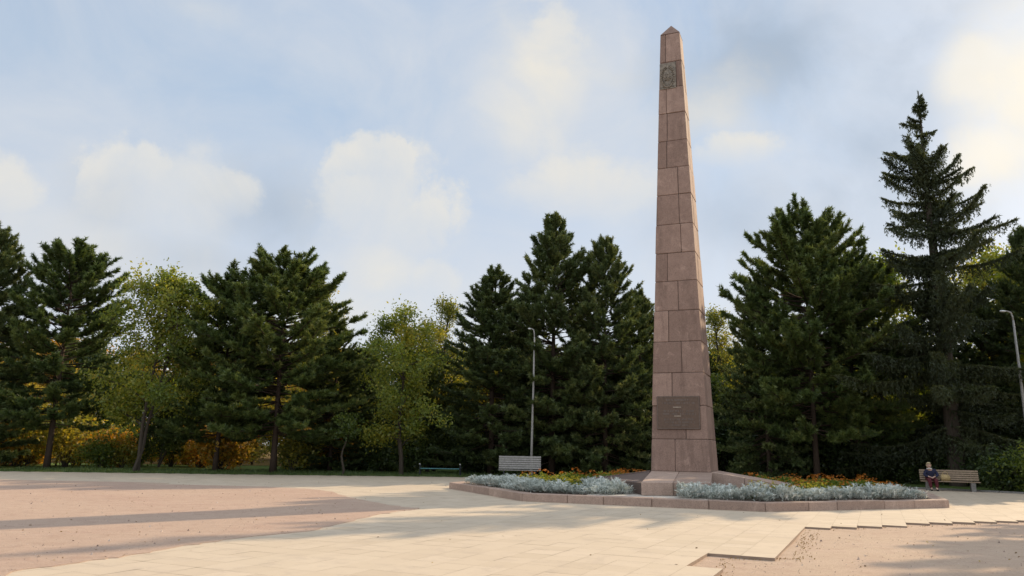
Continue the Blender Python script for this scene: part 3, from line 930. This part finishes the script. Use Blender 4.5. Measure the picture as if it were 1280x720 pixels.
def conifer(seed, h, cb, prof, mat, dens=5.0, low=-8, top=48, tuft=.24, K=14, step=.5, nb=(4, 7), width=.03, curve=22, wig=.12, bare=0):
    rng = np.random.default_rng(seed); tr = MB()
    k = 9; ph = rng.uniform(0, 6.28, 2)
    path = [np.array([wig * math.sin(ph[0] + 3 * q / k) * q / k, wig * math.sin(ph[1] + 2.5 * q / k) * q / k, h * q / k]) for q in range(k + 1)]
    r0 = .0105 * h + .03
    tr.tube([p - np.array([0, 0, .1 if i == 0 else 0]) for i, p in enumerate(path)], [r0 * (1.25 if i == 0 else (1 - i / k) ** .8) + .015 for i in range(k + 1)], 8)
    at = lambda z: np.array([np.interp(z, [p[2] for p in path], [p[q] for p in path]) for q in (0, 1)] + [z])
    TP, TD, TT = [], [], []
    z = cb
    while z < h - .12:
        t = (z - cb) / (h - cb); Lm = prof(t)
        for _ in range(rng.integers(*nb)):
            az = rng.uniform(0, 2 * np.pi); L = max(.2, Lm * rng.uniform(.62, 1.18)); e0 = R(low + (top - low) * t ** 1.2 + rng.normal(0, 7)); e1 = e0 + R(curve * rng.uniform(.5, 1.3))
            p = at(z + rng.uniform(-.2, .2)); pts = [p]; n = 5; azd = az
            for q in range(n):
                e = e0 + (e1 - e0) * q / (n - 1) - R(10) * math.sin(math.pi * q / (n - 1)) * (1 - t); azd += rng.normal(0, .1)
                p = p + np.array([math.cos(azd) * math.cos(e), math.sin(azd) * math.cos(e), math.sin(e)]) * L / n; pts.append(p)
            rr = .008 * L + .008
            tr.tube(pts, [rr * (1.4 - q / n) for q in range(n + 1)], 3, cap=False)
            pa = np.array(pts); nt = int(L * dens) + 2; bt = rng.uniform(.25, .6)
            for q in range(nt):
                s = rng.uniform(.22, 1) ** .8 if q > 1 else 1.0
                f = s * n; i = min(int(f), n - 1); b = pa[i] + (pa[i + 1] - pa[i]) * (f - i); d = unit(pa[i + 1] - pa[i])
                side = np.array([-d[1], d[0], 0]) * rng.choice((-1, 1))
                dd = unit(d * .75 + side * (rng.uniform(.2, 1.1) if q > 1 else .1) + np.array([0, 0, rng.uniform(-.1, .55)]))
                lt = (.22 + .42 * rng.random()) * min(1, .5 + .3 * L)
                for g in (.35, .7, 1.0):
                    TP.append(b + dd * lt * g); TD.append(unit(dd + rng.normal(0, .15, 3))); TT.append(bt + (.18 if g == 1 else 0) + rng.normal(0, .1))
        z += step * rng.uniform(.75, 1.25) * (1 - .35 * t)
    TP.append(path[-1]); TD.append(np.array([0, 0, 1.0])); TT.append(.5)
    V, T = blades(rng, np.array(TP), np.array(TD), K, tuft, width, tint=np.array(TT))
    cm = np_mesh("crown", V, T); cm.materials.append(mat)
    tm = tr.mesh("trunk"); tm.materials.append(MAT['bark_pine']); tm.polygons.foreach_set("use_smooth", [True] * len(tm.polygons))
    return tm, cm, h


def spruce(seed, h, cb, rmax):
    rng = np.random.default_rng(seed); tr = MB()
    tr.tube([(0, 0, -.1), (.05, 0, h * .3), (0, .05, h * .65), (0, 0, h)], [.34, .25, .13, .015], 8)
    TP, TD, TT = [], [], []
    z = cb
    while z < h - .1:
        t = (z - cb) / (h - cb); Lm = rmax * (1 - t) ** .56 * min(1, .1 + 3.5 * (1 - t))
        for _ in range(rng.integers(3, 6) if t < .5 else rng.integers(2, 5)):
            az = rng.uniform(0, 6.28); L = Lm * rng.uniform(.45, 1.15); e0 = R(-12 + 44 * t + rng.normal(0, 9)); n = 7
            p = np.array([0, 0, z + rng.uniform(-.15, .15)]); pts = [p]
            for q in range(n):
                e = e0 - R(16) * math.sin(math.pi * min(1, q / (n - 1) * 1.3)) * (1 - .6 * t) + R(17) * (q / (n - 1)) ** 2
                az += rng.normal(0, .05); p = p + np.array([math.cos(az) * math.cos(e), math.sin(az) * math.cos(e), math.sin(e)]) * L / n; pts.append(p)
            tr.tube(pts, [(.012 * L + .008) * (1.3 - q / n) for q in range(n + 1)], 3, cap=False)
            pa = np.array(pts); bt = rng.uniform(.2, .65)
            ns = int(L / .06) + 3
            for q in range(ns):
                s = (q + .6) / ns; f = s * n; i = min(int(f), n - 1); b = pa[i] + (pa[i + 1] - pa[i]) * (f - i); d = unit(pa[i + 1] - pa[i])
                side = np.array([-d[1], d[0], 0])
                for g in (-1, 0, 1):
                    off = side * g * rng.uniform(.1, .45) * min(1, L * .5) * (1.05 - s * .7)
                    o = b + off + d * abs(g) * .12
                    for c_ in np.linspace(0, 1, 3):
                        if g and rng.random() < .8: TP.append(b + (o - b) * c_); TD.append(unit(d + side * g * .6)); TT.append(bt + .1)
                    Ls = rng.uniform(.1, 1.0) ** 1.3 * (1.05 - .55 * s) * min(1, .35 + L * .35)
                    if rng.random() < (.25 if t < .5 else .42): continue
                    m = max(1, int(Ls / .09))
                    for c_ in range(m):
                        TP.append(o + np.array([rng.normal(0, .05), rng.normal(0, .05), -Ls * c_ / m])); TD.append(unit(np.array([rng.normal(0, .2), rng.normal(0, .2), -1]))); TT.append(bt - .1)
                TP.append(b); TD.append(d); TT.append(bt + .15)
        z += rng.uniform(.36, .8) * (1 - .4 * t) * (1.35 if t > .5 else 1)
    for q in range(14): TP.append(np.array([0, 0, h - .09 * q])); TD.append(np.array([0, 0, 1.0])); TT.append(.3)
    V, T = blades(rng, np.array(TP), np.array(TD), 4, .13, .022, (.25, .8), .05, np.array(TT))
    cm = np_mesh("crown", V, T); cm.materials.append(MAT['spruce'])
    tm = tr.mesh("trunk"); tm.materials.append(MAT['bark_dark'])
    return tm, cm, h


def leaves(rng, C, n, spread, size, tint, tv=.14):
    m = len(C); P = np.repeat(C, n, 0) + rng.normal(0, 1, (m * n, 3)) * np.array([spread, spread, spread * .75])
    a = unit(rng.normal(size=(m * n, 3)) + np.array([0, 0, -.4])); b = unit(np.cross(a, rng.normal(size=(m * n, 3))))
    s = size * rng.uniform(.6, 1.3, (m * n, 1))
    V = np.stack([P - a * s, P - b * s * .55 + a * s * .1, P + a * s, P + b * s * .55 + a * s * .1], 1)
    T = np.repeat(tint, n) + rng.normal(0, tv, m * n)
    return V, np.clip(T, 0, 1)


def deciduous(seed, h, cb, rad, mat, nl=26, clumps=(8, 6, 4), size=.085, stems=1, tbase=.35, spread=.3, squash=1.0):
    rng = np.random.default_rng(seed); tr = MB(); C, T = [], []
    for sidx in range(stems):
        lean = rng.normal(0, .06 if stems == 1 else .07, 2); hs = h * rng.uniform(.88, 1) if sidx else h; k = 8
        path = [np.array([lean[0] * hs * q / k + .12 * math.sin(q + seed), lean[1] * hs * q / k + .1 * math.cos(q * 1.3 + seed), hs * q / k]) for q in range(k + 1)]
        path[0] = np.array([.25 * sidx, .2 * sidx, -.1]); r0 = (.011 * h + .03) / (1 if stems == 1 else 1.3)
        tr.tube(path, [r0 * (1 - q / k) ** .8 + .012 for q in range(k + 1)], 7)
        n1 = clumps[0]
        for q in range(n1):
            f = cb / hs + (1 - cb / hs) * (q + rng.random()) / n1; f = min(f, .97); i = min(int(f * k), k - 1); p = path[i] + (path[i + 1] - path[i]) * (f * k - i)
            az = q * 2.4 + rng.normal(0, .5); t = (f - cb / hs) / (1 - cb / hs)
            L = rad * (math.sin(math.pi * (.22 + .7 * t)) ** .8) * rng.uniform(.75, 1.15); e = R(25 + 35 * t + rng.normal(0, 10))
            d = np.array([math.cos(az) * math.cos(e), math.sin(az) * math.cos(e), math.sin(e)])
            pts = [p, p + d * L * .35 + [0, 0, .05 * L], p + d * L * .7 + [0, 0, .02 * L], p + d * L + [0, 0, -.05 * L]]
            tr.tube(pts, [r0 * .38, r0 * .28, r0 * .18, .012], 4, cap=False)
            bt = tbase + rng.normal(0, .14)
            for g in range(clumps[1]):
                s = rng.uniform(.3, 1.05); o = p + d * L * s; dd = unit(d * .5 + rng.normal(0, .7, 3) + np.array([0, 0, .2])); l2 = L * rng.uniform(.2, .45)
                e2 = o + dd * l2; tr.tube([o, (o + e2) / 2 + [0, 0, .04], e2], [.022, .015, .008], 3, cap=False)
                for j in range(clumps[2]):
                    C.append(o + dd * l2 * rng.uniform(.4, 1.15) + rng.normal(0, .16, 3)); T.append(bt + rng.normal(0, .08))
    V, tt = leaves(rng, np.array(C), nl, spread, size, np.array(T))
    cm = np_mesh("crown", V, tt); cm.materials.append(mat)
    tm = tr.mesh("trunk"); tm.materials.append(MAT['bark_dark'])
    return tm, cm, h


def shrub(seed, h, rad, mat, n=90, nl=20, size=.07, tbase=.4):
    rng = np.random.default_rng(seed); tr = MB(); C, T = [], []
    for k in range(16):
        az = rng.uniform(0, 6.28); e = R(rng.uniform(35, 88)); L = h * rng.uniform(.65, 1.05)
        tipp = np.array([math.cos(az) * math.cos(e) * rad * 1.1, math.sin(az) * math.cos(e) * rad * 1.1, L * math.sin(e)])
        mid = tipp * .5 + np.array([0, 0, .12 * h]); tr.tube([(tipp[0] * .1, tipp[1] * .1, -.05), mid, tipp], [.022, .014, .006], 3, cap=False)
        for q in range(n // 16):
            s = rng.uniform(.15, 1.05); C.append(tipp * s + np.array([0, 0, .2 * h * math.sin(math.pi * min(1, s))]) + rng.normal(0, .14 * rad, 3)); T.append(tbase + rng.normal(0, .13))
    C = np.array(C); C[:, 2] = np.maximum(C[:, 2], .08)
    V, tt = leaves(rng, C, nl, .16 * rad + .06, size, np.array(T))
    V[:, :, 2] = np.maximum(V[:, :, 2], .0)
    cm = np_mesh("foliage", V, tt); cm.materials.append(mat)
    tm = tr.mesh("stems"); tm.materials.append(MAT['bark_dark'])
    return tm, cm, h


# crown profiles: branch length by height fraction
cone = lambda r: (lambda t: r * (min(1, .6 + 2.2 * t) * (1 - t) ** .72) + .2)
broad = lambda r: (lambda t: r * (math.sin(math.pi * (.2 + .775 * t)) ** .85) * (1 - .3 * t ** 2) + .16)

rnd = lambda r: (lambda t: r * (math.sin(math.pi * (.22 + .67 * t)) ** .75) * (1 - .3 * t ** 2) + .16)
KIND = {
    'pineA': conifer(1, 14, 2.7, rnd(4.9), MAT['pine'], 6.8, -5, 30, .25, 20, .42, (5, 8), .03),
    'pineB': conifer(2, 14, 2.8, rnd(3.9), MAT['pine'], 6.6, -5, 34, .25, 20, .44, (5, 8), .03),
    'pineC': conifer(33, 14, 2.6, rnd(4.5), MAT['pine'], 6.6, -5, 30, .25, 20, .43, (5, 8), .03),
    'firA': conifer(4, 16, 1.0, cone(4.9), MAT['fir'], 6.2, -16, 48, .23, 19, .42, (5, 8), .028),
    'firB': conifer(5, 16, .9, cone(5.3), MAT['fir'], 6.2, -18, 44, .23, 19, .43, (5, 8), .028),
    'firC': conifer(6, 16, 1.2, cone(4.6), MAT['fir'], 6.2, -12, 48, .23, 19, .43, (5, 8), .028),
    'spruce': spruce(17, 20, 2.2, 4.9),
    'ash': deciduous(31, 11.5, 2.4, 3.4, MAT['leaf_green'], 30, (15, 7, 4), .105, 2, .56, .36),
    'linden': deciduous(9, 10.5, 1.6, 3.4, MAT['leaf_green'], 28, (16, 7, 5), .105, 1, .6, .36),
    'birch': deciduous(10, 11.5, 3.0, 2.5, MAT['leaf_yellow'], 22, (15, 6, 4), .09, 1, .36, .32),
    'autumnA': deciduous(11, 9, 1.3, 2.6, MAT['leaf_orange'], 20, (13, 6, 4), .12, 2, .4, .34),
    'autumnB': deciduous(12, 9, 1.2, 2.7, MAT['leaf_yellow'], 20, (13, 6, 4), .12, 1, .45, .34),
    'woodC': deciduous(13, 9, 1.0, 2.8, MAT['leaf_dark'], 24, (14, 7, 4), .13, 2, .45, .36),
    'sapling': deciduous(14, 2.9, 1.9, .85, MAT['leaf_green'], 16, (8, 4, 3), .07, 1, .2, .12),
    'bushD': shrub(20, 1.7, 1.3, MAT['leaf_dark'], 150, 20, .075),
    'bushG': shrub(21, 1.9, 1.3, MAT['leaf_green'], 150, 20, .075, .3),
    'bushO': shrub(22, 1.8, 1.3, MAT['leaf_orange'], 120, 18, .08, .45),
    'bushY': shrub(23, 2.0, 1.4, MAT['leaf_yellow'], 120, 18, .08, .5),
}
FIRST = {}


def plant_tree(kind, x, y, h, name, label, cat="tree", group=None, xy=1.0, rz=None, tilt=0.0):
    tm, cm, h0 = KIND[kind]
    if kind in FIRST: r = dup(FIRST[kind]); r.name = name
    else:
        r = empty(name); FIRST[kind] = r
        isb = kind.startswith('bush')
        link("stems" if isb else "trunk", tm, None, r); link("foliage" if isb else "crown", cm, None, r)
    h = h - lawn_z(x, y) - ((.1 if kind == 'spruce' else .65) if cat == 'tree' and h > 8 else 0)
    s = h / h0; r.location = (x, y, lawn_z(x, y) - .03); r.scale = (s * xy, s * xy, s)
    r.rotation_euler = (0, tilt, random.uniform(0, 6.28) if rz is None else rz)
    for k in ("label", "category", "group"):
        if k in r: del r[k]
    tag(r, label, cat, group); return r


def T(kind, u, v, Y, name, label, xy=1.0, rz=None, group=None):
    x, y, z = at_depth(u, v, Y)
    return plant_tree(kind, x, y, z, name, label, "tree", group, xy, rz)


T('firC', 4, 277, 42.5, "pine_tree", "dark pine cut off by the left edge of the photo", 1.0, 0.5)
T('pineB', 97, 307, 43, "pine_tree", "open-crowned pine second from the left edge", 1.0, 1.2)
T('ash', 200, 350, 41.9, "ash_tree", "pale yellow-green broadleaf tree with several stems left of the big pine", 1.0, 3.5)
T('pineC', 292, 342, 43.5, "pine_tree", "pine with leaning dark trunk, left half of the big pine pair", 1.0, 2.2)
T('pineA', 362, 324, 42.5, "pine_tree", "broad dark pine with pale trunk, right half of the big pine pair", 1.12, .3)
T('firA', 424, 396, 46, "fir_tree", "small pointed conifer close to the right side of the broad pine", 1.15, .2)
T('firB', 458, 428, 49, "fir_tree", "lowest pointed conifer between the broad pine and the yellow-green trees", 1.15, 1.4)
T('birch', 412, 362, 52, "birch_tree", "thin pale-leaved tree showing its top behind the broad pine", .9)
T('linden', 510, 399, 43, "linden_tree", "bright yellow-green tree between the broad pine and the grouped firs", 1.1, 1.0)
T('birch', 549, 379, 48, "birch_tree", "pale sparse tree touching the left side of the grouped firs", 1.0, 2.0)
T('firC', 619, 330, 45, "fir_tree", "rounded dark fir, leftmost of the three behind the lamp post", 1.25, .7)
T('firA', 691, 266, 44.5, "fir_tree", "tallest pointed fir right behind the lamp post", 1.0, 1.1)
T('firB', 754, 293, 44, "fir_tree", "fir with thin top between the lamp post and the obelisk", .92, .1)
T('firC', 797, 356, 47, "fir_tree", "small fir half hidden by the left side of the obelisk", 1.0, 3.0)
T('birch', 897, 392, 52, "birch_tree", "yellow tree peeking out beside the right side of the obelisk", 1.0, .7)
T('firB', 948, 338, 42, "pine_tree", "short dark pine right of the obelisk", .85, 1.9)
T('pineA', 1000, 272, 40.5, "pine_tree", "tall dark pine between the obelisk and the spruce", .86, 4.4)
T('pineC', 1052, 318, 41.5, "pine_tree", "bushy pine squeezed between the tall pine and the spruce", .9, .9)
T('linden', 1085, 345, 46, "linden_tree", "dull green broadleaf tree behind the left side of the spruce", 1.0, 2.4)
T('spruce', 1147, 112, 38, "spruce_tree", "tall spruce with drooping sparse branches at the right", 1.22, 1.0)
T('firA', 1215, 355, 43, "fir_tree", "low conifer right behind the spruce trunk", 1.1, .5)
T('ash', 1238, 330, 46, "ash_tree", "hazy sparse broadleaf tree between the spruce and the right edge", 1.0, 1.7)
T('firB', 1280, 280, 40, "fir_tree", "dark conifer cut off by the right edge of the photo", .85, 2.8)
T('firC', -60, 330, 43, "fir_tree", "dark fir", 1.1, 2.0) if False else None
plant_tree('pineC', 24.0, 25.6, 13.0, "pine_tree", "dark pine just beyond the right edge, shading the right sand", "tree", None, 1.0, 1.0)
x, y, z = at_depth(431, 529, 41.4)
plant_tree('sapling', x, y, z, "sapling", "thin young tree with umbrella-shaped top on the lawn edge", "tree", None, 1.0, .3)

# the wood behind, filling the gaps under and between the front trees
WL = {'autumnA': ("orange-leaved autumn tree in the wood behind the front trees", "orange trees of the wood"),
      'autumnB': ("yellow-leaved autumn tree in the wood behind the front trees", "yellow trees of the wood"),
      'woodC': ("dark green broadleaf tree in the wood behind the front trees", "green trees of the wood")}
wr = random.Random(5)
for row, (Y0, hmin, hmax, step) in enumerate(((47.5, 5.2, 6.6, 3.0), (53, 6.2, 7.6, 3.4), (60, 7.4, 8.8, 3.8), (69, 8.6, 10, 4.2), (79, 9.5, 11, 4.6), (90, 10.5, 12, 5.0))):
    x = -Y0 * .76
    while x < Y0 * .78:
        y = Y0 + wr.uniform(-1.6, 1.6); u = x / Y0
        if u < -.22: k = wr.choice(('autumnB', 'woodC', 'woodC', 'autumnB', 'autumnA')) if row < 3 else wr.choice(('autumnB', 'woodC', 'autumnA'))
        else: k = wr.choice(('woodC', 'woodC', 'woodC', 'autumnB')) if u < .2 or row > 1 else 'woodC'
        hh = wr.uniform(hmin, hmax) * ((.78, .68, .66, .8, 1.08, 1.08)[row] if u < -.14 else 1.05)
        if u < -.14 and row < 3 and wr.random() < .5:
            x += step; continue
        plant_tree(k, x, y, hh, "woodland_tree", WL[k][0], "tree", WL[k][1], wr.uniform(.9, 1.2), wr.uniform(0, 6.28))
        x += step * wr.uniform(.75, 1.25)
# understorey shrubs
BLB = {'bushD': ("dark green shrub low between the trunks at the edge of the wood", "dark shrubs of the wood edge"), 'bushG': ("fresh green shrub low between the trunks at the edge of the wood", "green shrubs of the wood edge"),
       'bushO': ("orange autumn shrub low between the left trunks", "orange shrubs of the wood edge"), 'bushY': ("yellow autumn shrub low between the left trunks", "yellow shrubs of the wood edge")}
for k in range(170):
    u = wr.uniform(-.74, .8); Y = wr.uniform(44.6, 49) if k < 66 else wr.uniform(52, 64); x = u * Y
    if u < -.2: kd = wr.choice(('bushO', 'bushY', 'bushY', 'bushG', 'bushO')); hh = wr.uniform(1.3, 3.0)
    else: kd = wr.choice(('bushD', 'bushD', 'bushD', 'bushG')); hh = wr.uniform(1.6, 3.0)
    if u > .42: Y = wr.uniform(41, 47); x = u * Y
    plant_tree(kd, x, Y, hh, "shrub", BLB[kd][0], "shrub", BLB[kd][1], wr.uniform(.9, 1.3), wr.uniform(0, 6.28))
for (u, v, Y, kd, lab) in ((1252, 570, 34.6, 'bushD', "dark green leafy shrub by the kerb at the right edge"), (1222, 572, 37.5, 'bushD', "dark shrub directly behind the right end of the wooden bench"),
                           (1190, 568, 38.5, 'bushD', "dark shrub behind the middle of the wooden bench"), (1290, 560, 33.5, 'bushG', "green shrub cut off by the right edge of the photo"), (1135, 575, 40, 'bushD', "dark shrub left of the seated person")):
    x, y, z = at_depth(u, v, Y); plant_tree(kd, x, y, max(1.0, z), "shrub", lab, "shrub", None, 1.15)

# ------------------------------------------------------------------ light and sky
SUN_AZ, SUN_EL = 43.0, 27.5          # azimuth measured from +X towards +Y
sd = Vector((math.cos(R(SUN_AZ)) * math.cos(R(SUN_EL)), math.sin(R(SUN_AZ)) * math.cos(R(SUN_EL)), math.sin(R(SUN_EL))))
sun = bpy.data.lights.new("sun", 'SUN'); sun.energy = 5.0; sun.angle = R(.6); sun.color = (1.0, .79, .54)
so = bpy.data.objects.new("sun", sun); COL.objects.link(so); so.rotation_euler = sd.to_track_quat('Z', 'Y').to_euler()

w = bpy.data.worlds.new("World"); scene.world = w; w.use_nodes = True
t = NT.__new__(NT); t.t = w.node_tree; t.t.nodes.clear(); t.o = t.t.nodes.new("ShaderNodeOutputWorld")
bgN = t.n("ShaderNodeBackground"); bgN.inputs["Strength"].default_value = .13; t.l(bgN.outputs[0], t.o.inputs[0])
sky = t.n("ShaderNodeTexSky"); sky.sky_type = 'NISHITA'; sky.sun_disc = False
sky.sun_elevation = R(SUN_EL); sky.sun_rotation = R(90 - SUN_AZ); sky.air_density = 1.0; sky.dust_density = 1.2; sky.ozone_density = 1.5
tc = t.n("ShaderNodeTexCoord"); sx = t.n("ShaderNodeSeparateXYZ"); t.l(tc.outputs["Generated"], sx.inputs[0])
X_, Y_, Z_ = sx.outputs
az = t.math('MULTIPLY', t.math('ARCTAN2', X_, Y_), 180 / math.pi)
el = t.math('MULTIPLY', t.math('ARCSINE', Z_), 180 / math.pi)
nz = t.noise(tc.outputs["Generated"], 7.0, 9, .56, .25)
nz2 = t.noise(tc.outputs["Generated"], 2.6, 7, .55, .4)


def azel(u, v):
    d = ray(u, v); L = math.sqrt(sum(q * q for q in d)); return math.degrees(math.atan2(d[0], d[1])), math.degrees(math.asin(d[2] / L))


nzc = t.noise(tc.outputs["Generated"], 8.5, 12, .64, .15)


def blob(u, v, ru, rv, soft, amp, wgt, cum=False):
    a0, e0 = azel(u, v)
    da = t.math('DIVIDE', t.math('SUBTRACT', az, a0), ru / 16.4); de = t.math('DIVIDE', t.math('SUBTRACT', el, e0), rv / 16.4)
    d = t.math('SQRT', t.math('ADD', t.math('MULTIPLY', da, da), t.math('MULTIPLY', de, de)))
    f = t.math('ADD', t.math('SUBTRACT', 1.0, d), t.math('MULTIPLY', t.math('SUBTRACT', nzc if cum else nz, .5), amp))
    mr = t.n("ShaderNodeMapRange"); mr.interpolation_type = 'SMOOTHSTEP'; t.l(f, mr.inputs[0])
    mr.inputs[1].default_value = 0; mr.inputs[2].default_value = soft; mr.inputs[3].default_value = 0; mr.inputs[4].default_value = wgt
    if not cum: return mr.outputs[0]
    fd = t.n("ShaderNodeMapRange"); t.l(t.math('ADD', de, t.math('MULTIPLY', t.math('SUBTRACT', nz, .5), 1.6)), fd.inputs[0]); fd.interpolation_type = 'SMOOTHSTEP'
    fd.inputs[1].default_value = -1.1; fd.inputs[2].default_value = .5
    return t.math('MULTIPLY', mr.outputs[0], fd.outputs[0])


def many(lst):
    o = None
    for b in lst:
        r = blob(*b); o = r if o is None else t.math('MAXIMUM', o, r)
    return o


bright = many([(215, 255, 105, 85, .6, 2.2, .75, True), (165, 220, 62, 52, .35, 2.2, .95, True), (262, 248, 70, 46, .4, 2.2, .8, True), (475, 275, 115, 105, .6, 2.2, .8, True), (462, 220, 68, 52, .3, 2.2, .95, True), (535, 275, 60, 64, .4, 2.2, .85, True), (545, 355, 40, 40, .5, 1.8, .6, True),
               (-10, 240, 50, 45, .5, 2.0, .75, True), (470, 330, 130, 90, 1.2, 2.4, .7), (700, 90, 130, 130, 1.3, 2.6, .85), (690, 60, 75, 75, .5, 2.0, .75, True), (740, 240, 140, 60, .7, 2.2, .7, True), (900, 150, 110, 80, 1.4, 2.6, .8), (930, 188, 75, 30, .5, 2.2, .8, True),
               (1300, 130, 95, 115, 1.4, 2.4, 1.0), (1262, 205, 70, 60, 1.4, 2.4, .65), (460, 390, 330, 80, 1.4, 2.0, .7), (120, 310, 260, 70, 1.4, 2.0, .75), (215, 260, 150, 110, 1.4, 2.4, .6), (470, 280, 160, 120, 1.4, 2.4, .6), (240, 8, 80, 25, 1.4, 2.4, .3)])
nzi = t.noise(tc.outputs["Generated"], 5.0, 8, .6, .6)
bright = t.math('MULTIPLY', bright, t.math('MAXIMUM', t.math('SUBTRACT', t.math('MULTIPLY', nzi, 1.9), .15), .12), True)
grey = many([(345, 265, 120, 85, 1.2, 1.8, .75), (960, 70, 250, 150, 1.3, 2.0, .95), (1090, 190, 150, 170, 1.4, 2.0, .75), (930, 270, 160, 90, 1.4, 2.0, .5), (870, 50, 170, 110, 1.8, 2.0, .5), (250, 325, 200, 40, 1.2, 2.0, .5), (130, 255, 60, 60, 1.2, 2.0, .4)])
grad = t.ramp(t.math('DIVIDE', el, 60.0), [(0.0, (.52, .54, .575)), (.18, (.48, .52, .585)), (.42, (.365, .45, .56)), (1.0, (.25, .35, .53))])
grad10 = t.mix(1.0, grad, (10, 10, 10), 'MULTIPLY')
veil = t.math('ADD', t.math('MULTIPLY', nz2, .25), .72, True)
BASE = t.mix(veil, sky.outputs[0], grad10)
hzn = t.noise(tc.outputs["Generated"], 3.4, 8, .6, .8)
BASE = t.mix(t.ramp(hzn, [(.38, (0, 0, 0)), (.72, (.75, .75, .75))]), BASE, (5.2, 5.35, 5.6))
c = t.mix(grey, BASE, (2.95, 3.55, 4.35))
c = t.mix(bright, c, (6.05, 5.8, 5.25))
c = t.mix(many([(1300, 120, 105, 110, 1.3, 2.2, .95), (1245, 190, 70, 55, .9, 2.2, .75), (1230, 90, 60, 50, .9, 2.2, .6)]), c, (7.6, 7.0, 5.9))
# unseen sky overhead and behind the camera: bright cloud added to raise fill
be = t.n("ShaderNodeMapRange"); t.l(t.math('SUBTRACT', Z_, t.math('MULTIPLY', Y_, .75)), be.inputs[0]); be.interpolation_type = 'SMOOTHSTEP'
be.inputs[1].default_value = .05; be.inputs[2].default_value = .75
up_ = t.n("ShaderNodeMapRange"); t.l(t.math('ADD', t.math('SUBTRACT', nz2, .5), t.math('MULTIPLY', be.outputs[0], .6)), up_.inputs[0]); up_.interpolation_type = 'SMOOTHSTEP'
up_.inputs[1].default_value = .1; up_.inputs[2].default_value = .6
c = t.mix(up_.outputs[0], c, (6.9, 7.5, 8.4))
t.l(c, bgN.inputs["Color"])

vs_ = scene.view_settings
vs_.view_transform = 'Standard'; vs_.look = 'None'; vs_.exposure = 0.1; vs_.gamma = 1.0
scene.cycles.max_bounces = 6; scene.cycles.diffuse_bounces = 3; scene.cycles.transparent_max_bounces = 4
scene.cycles.use_denoising = True
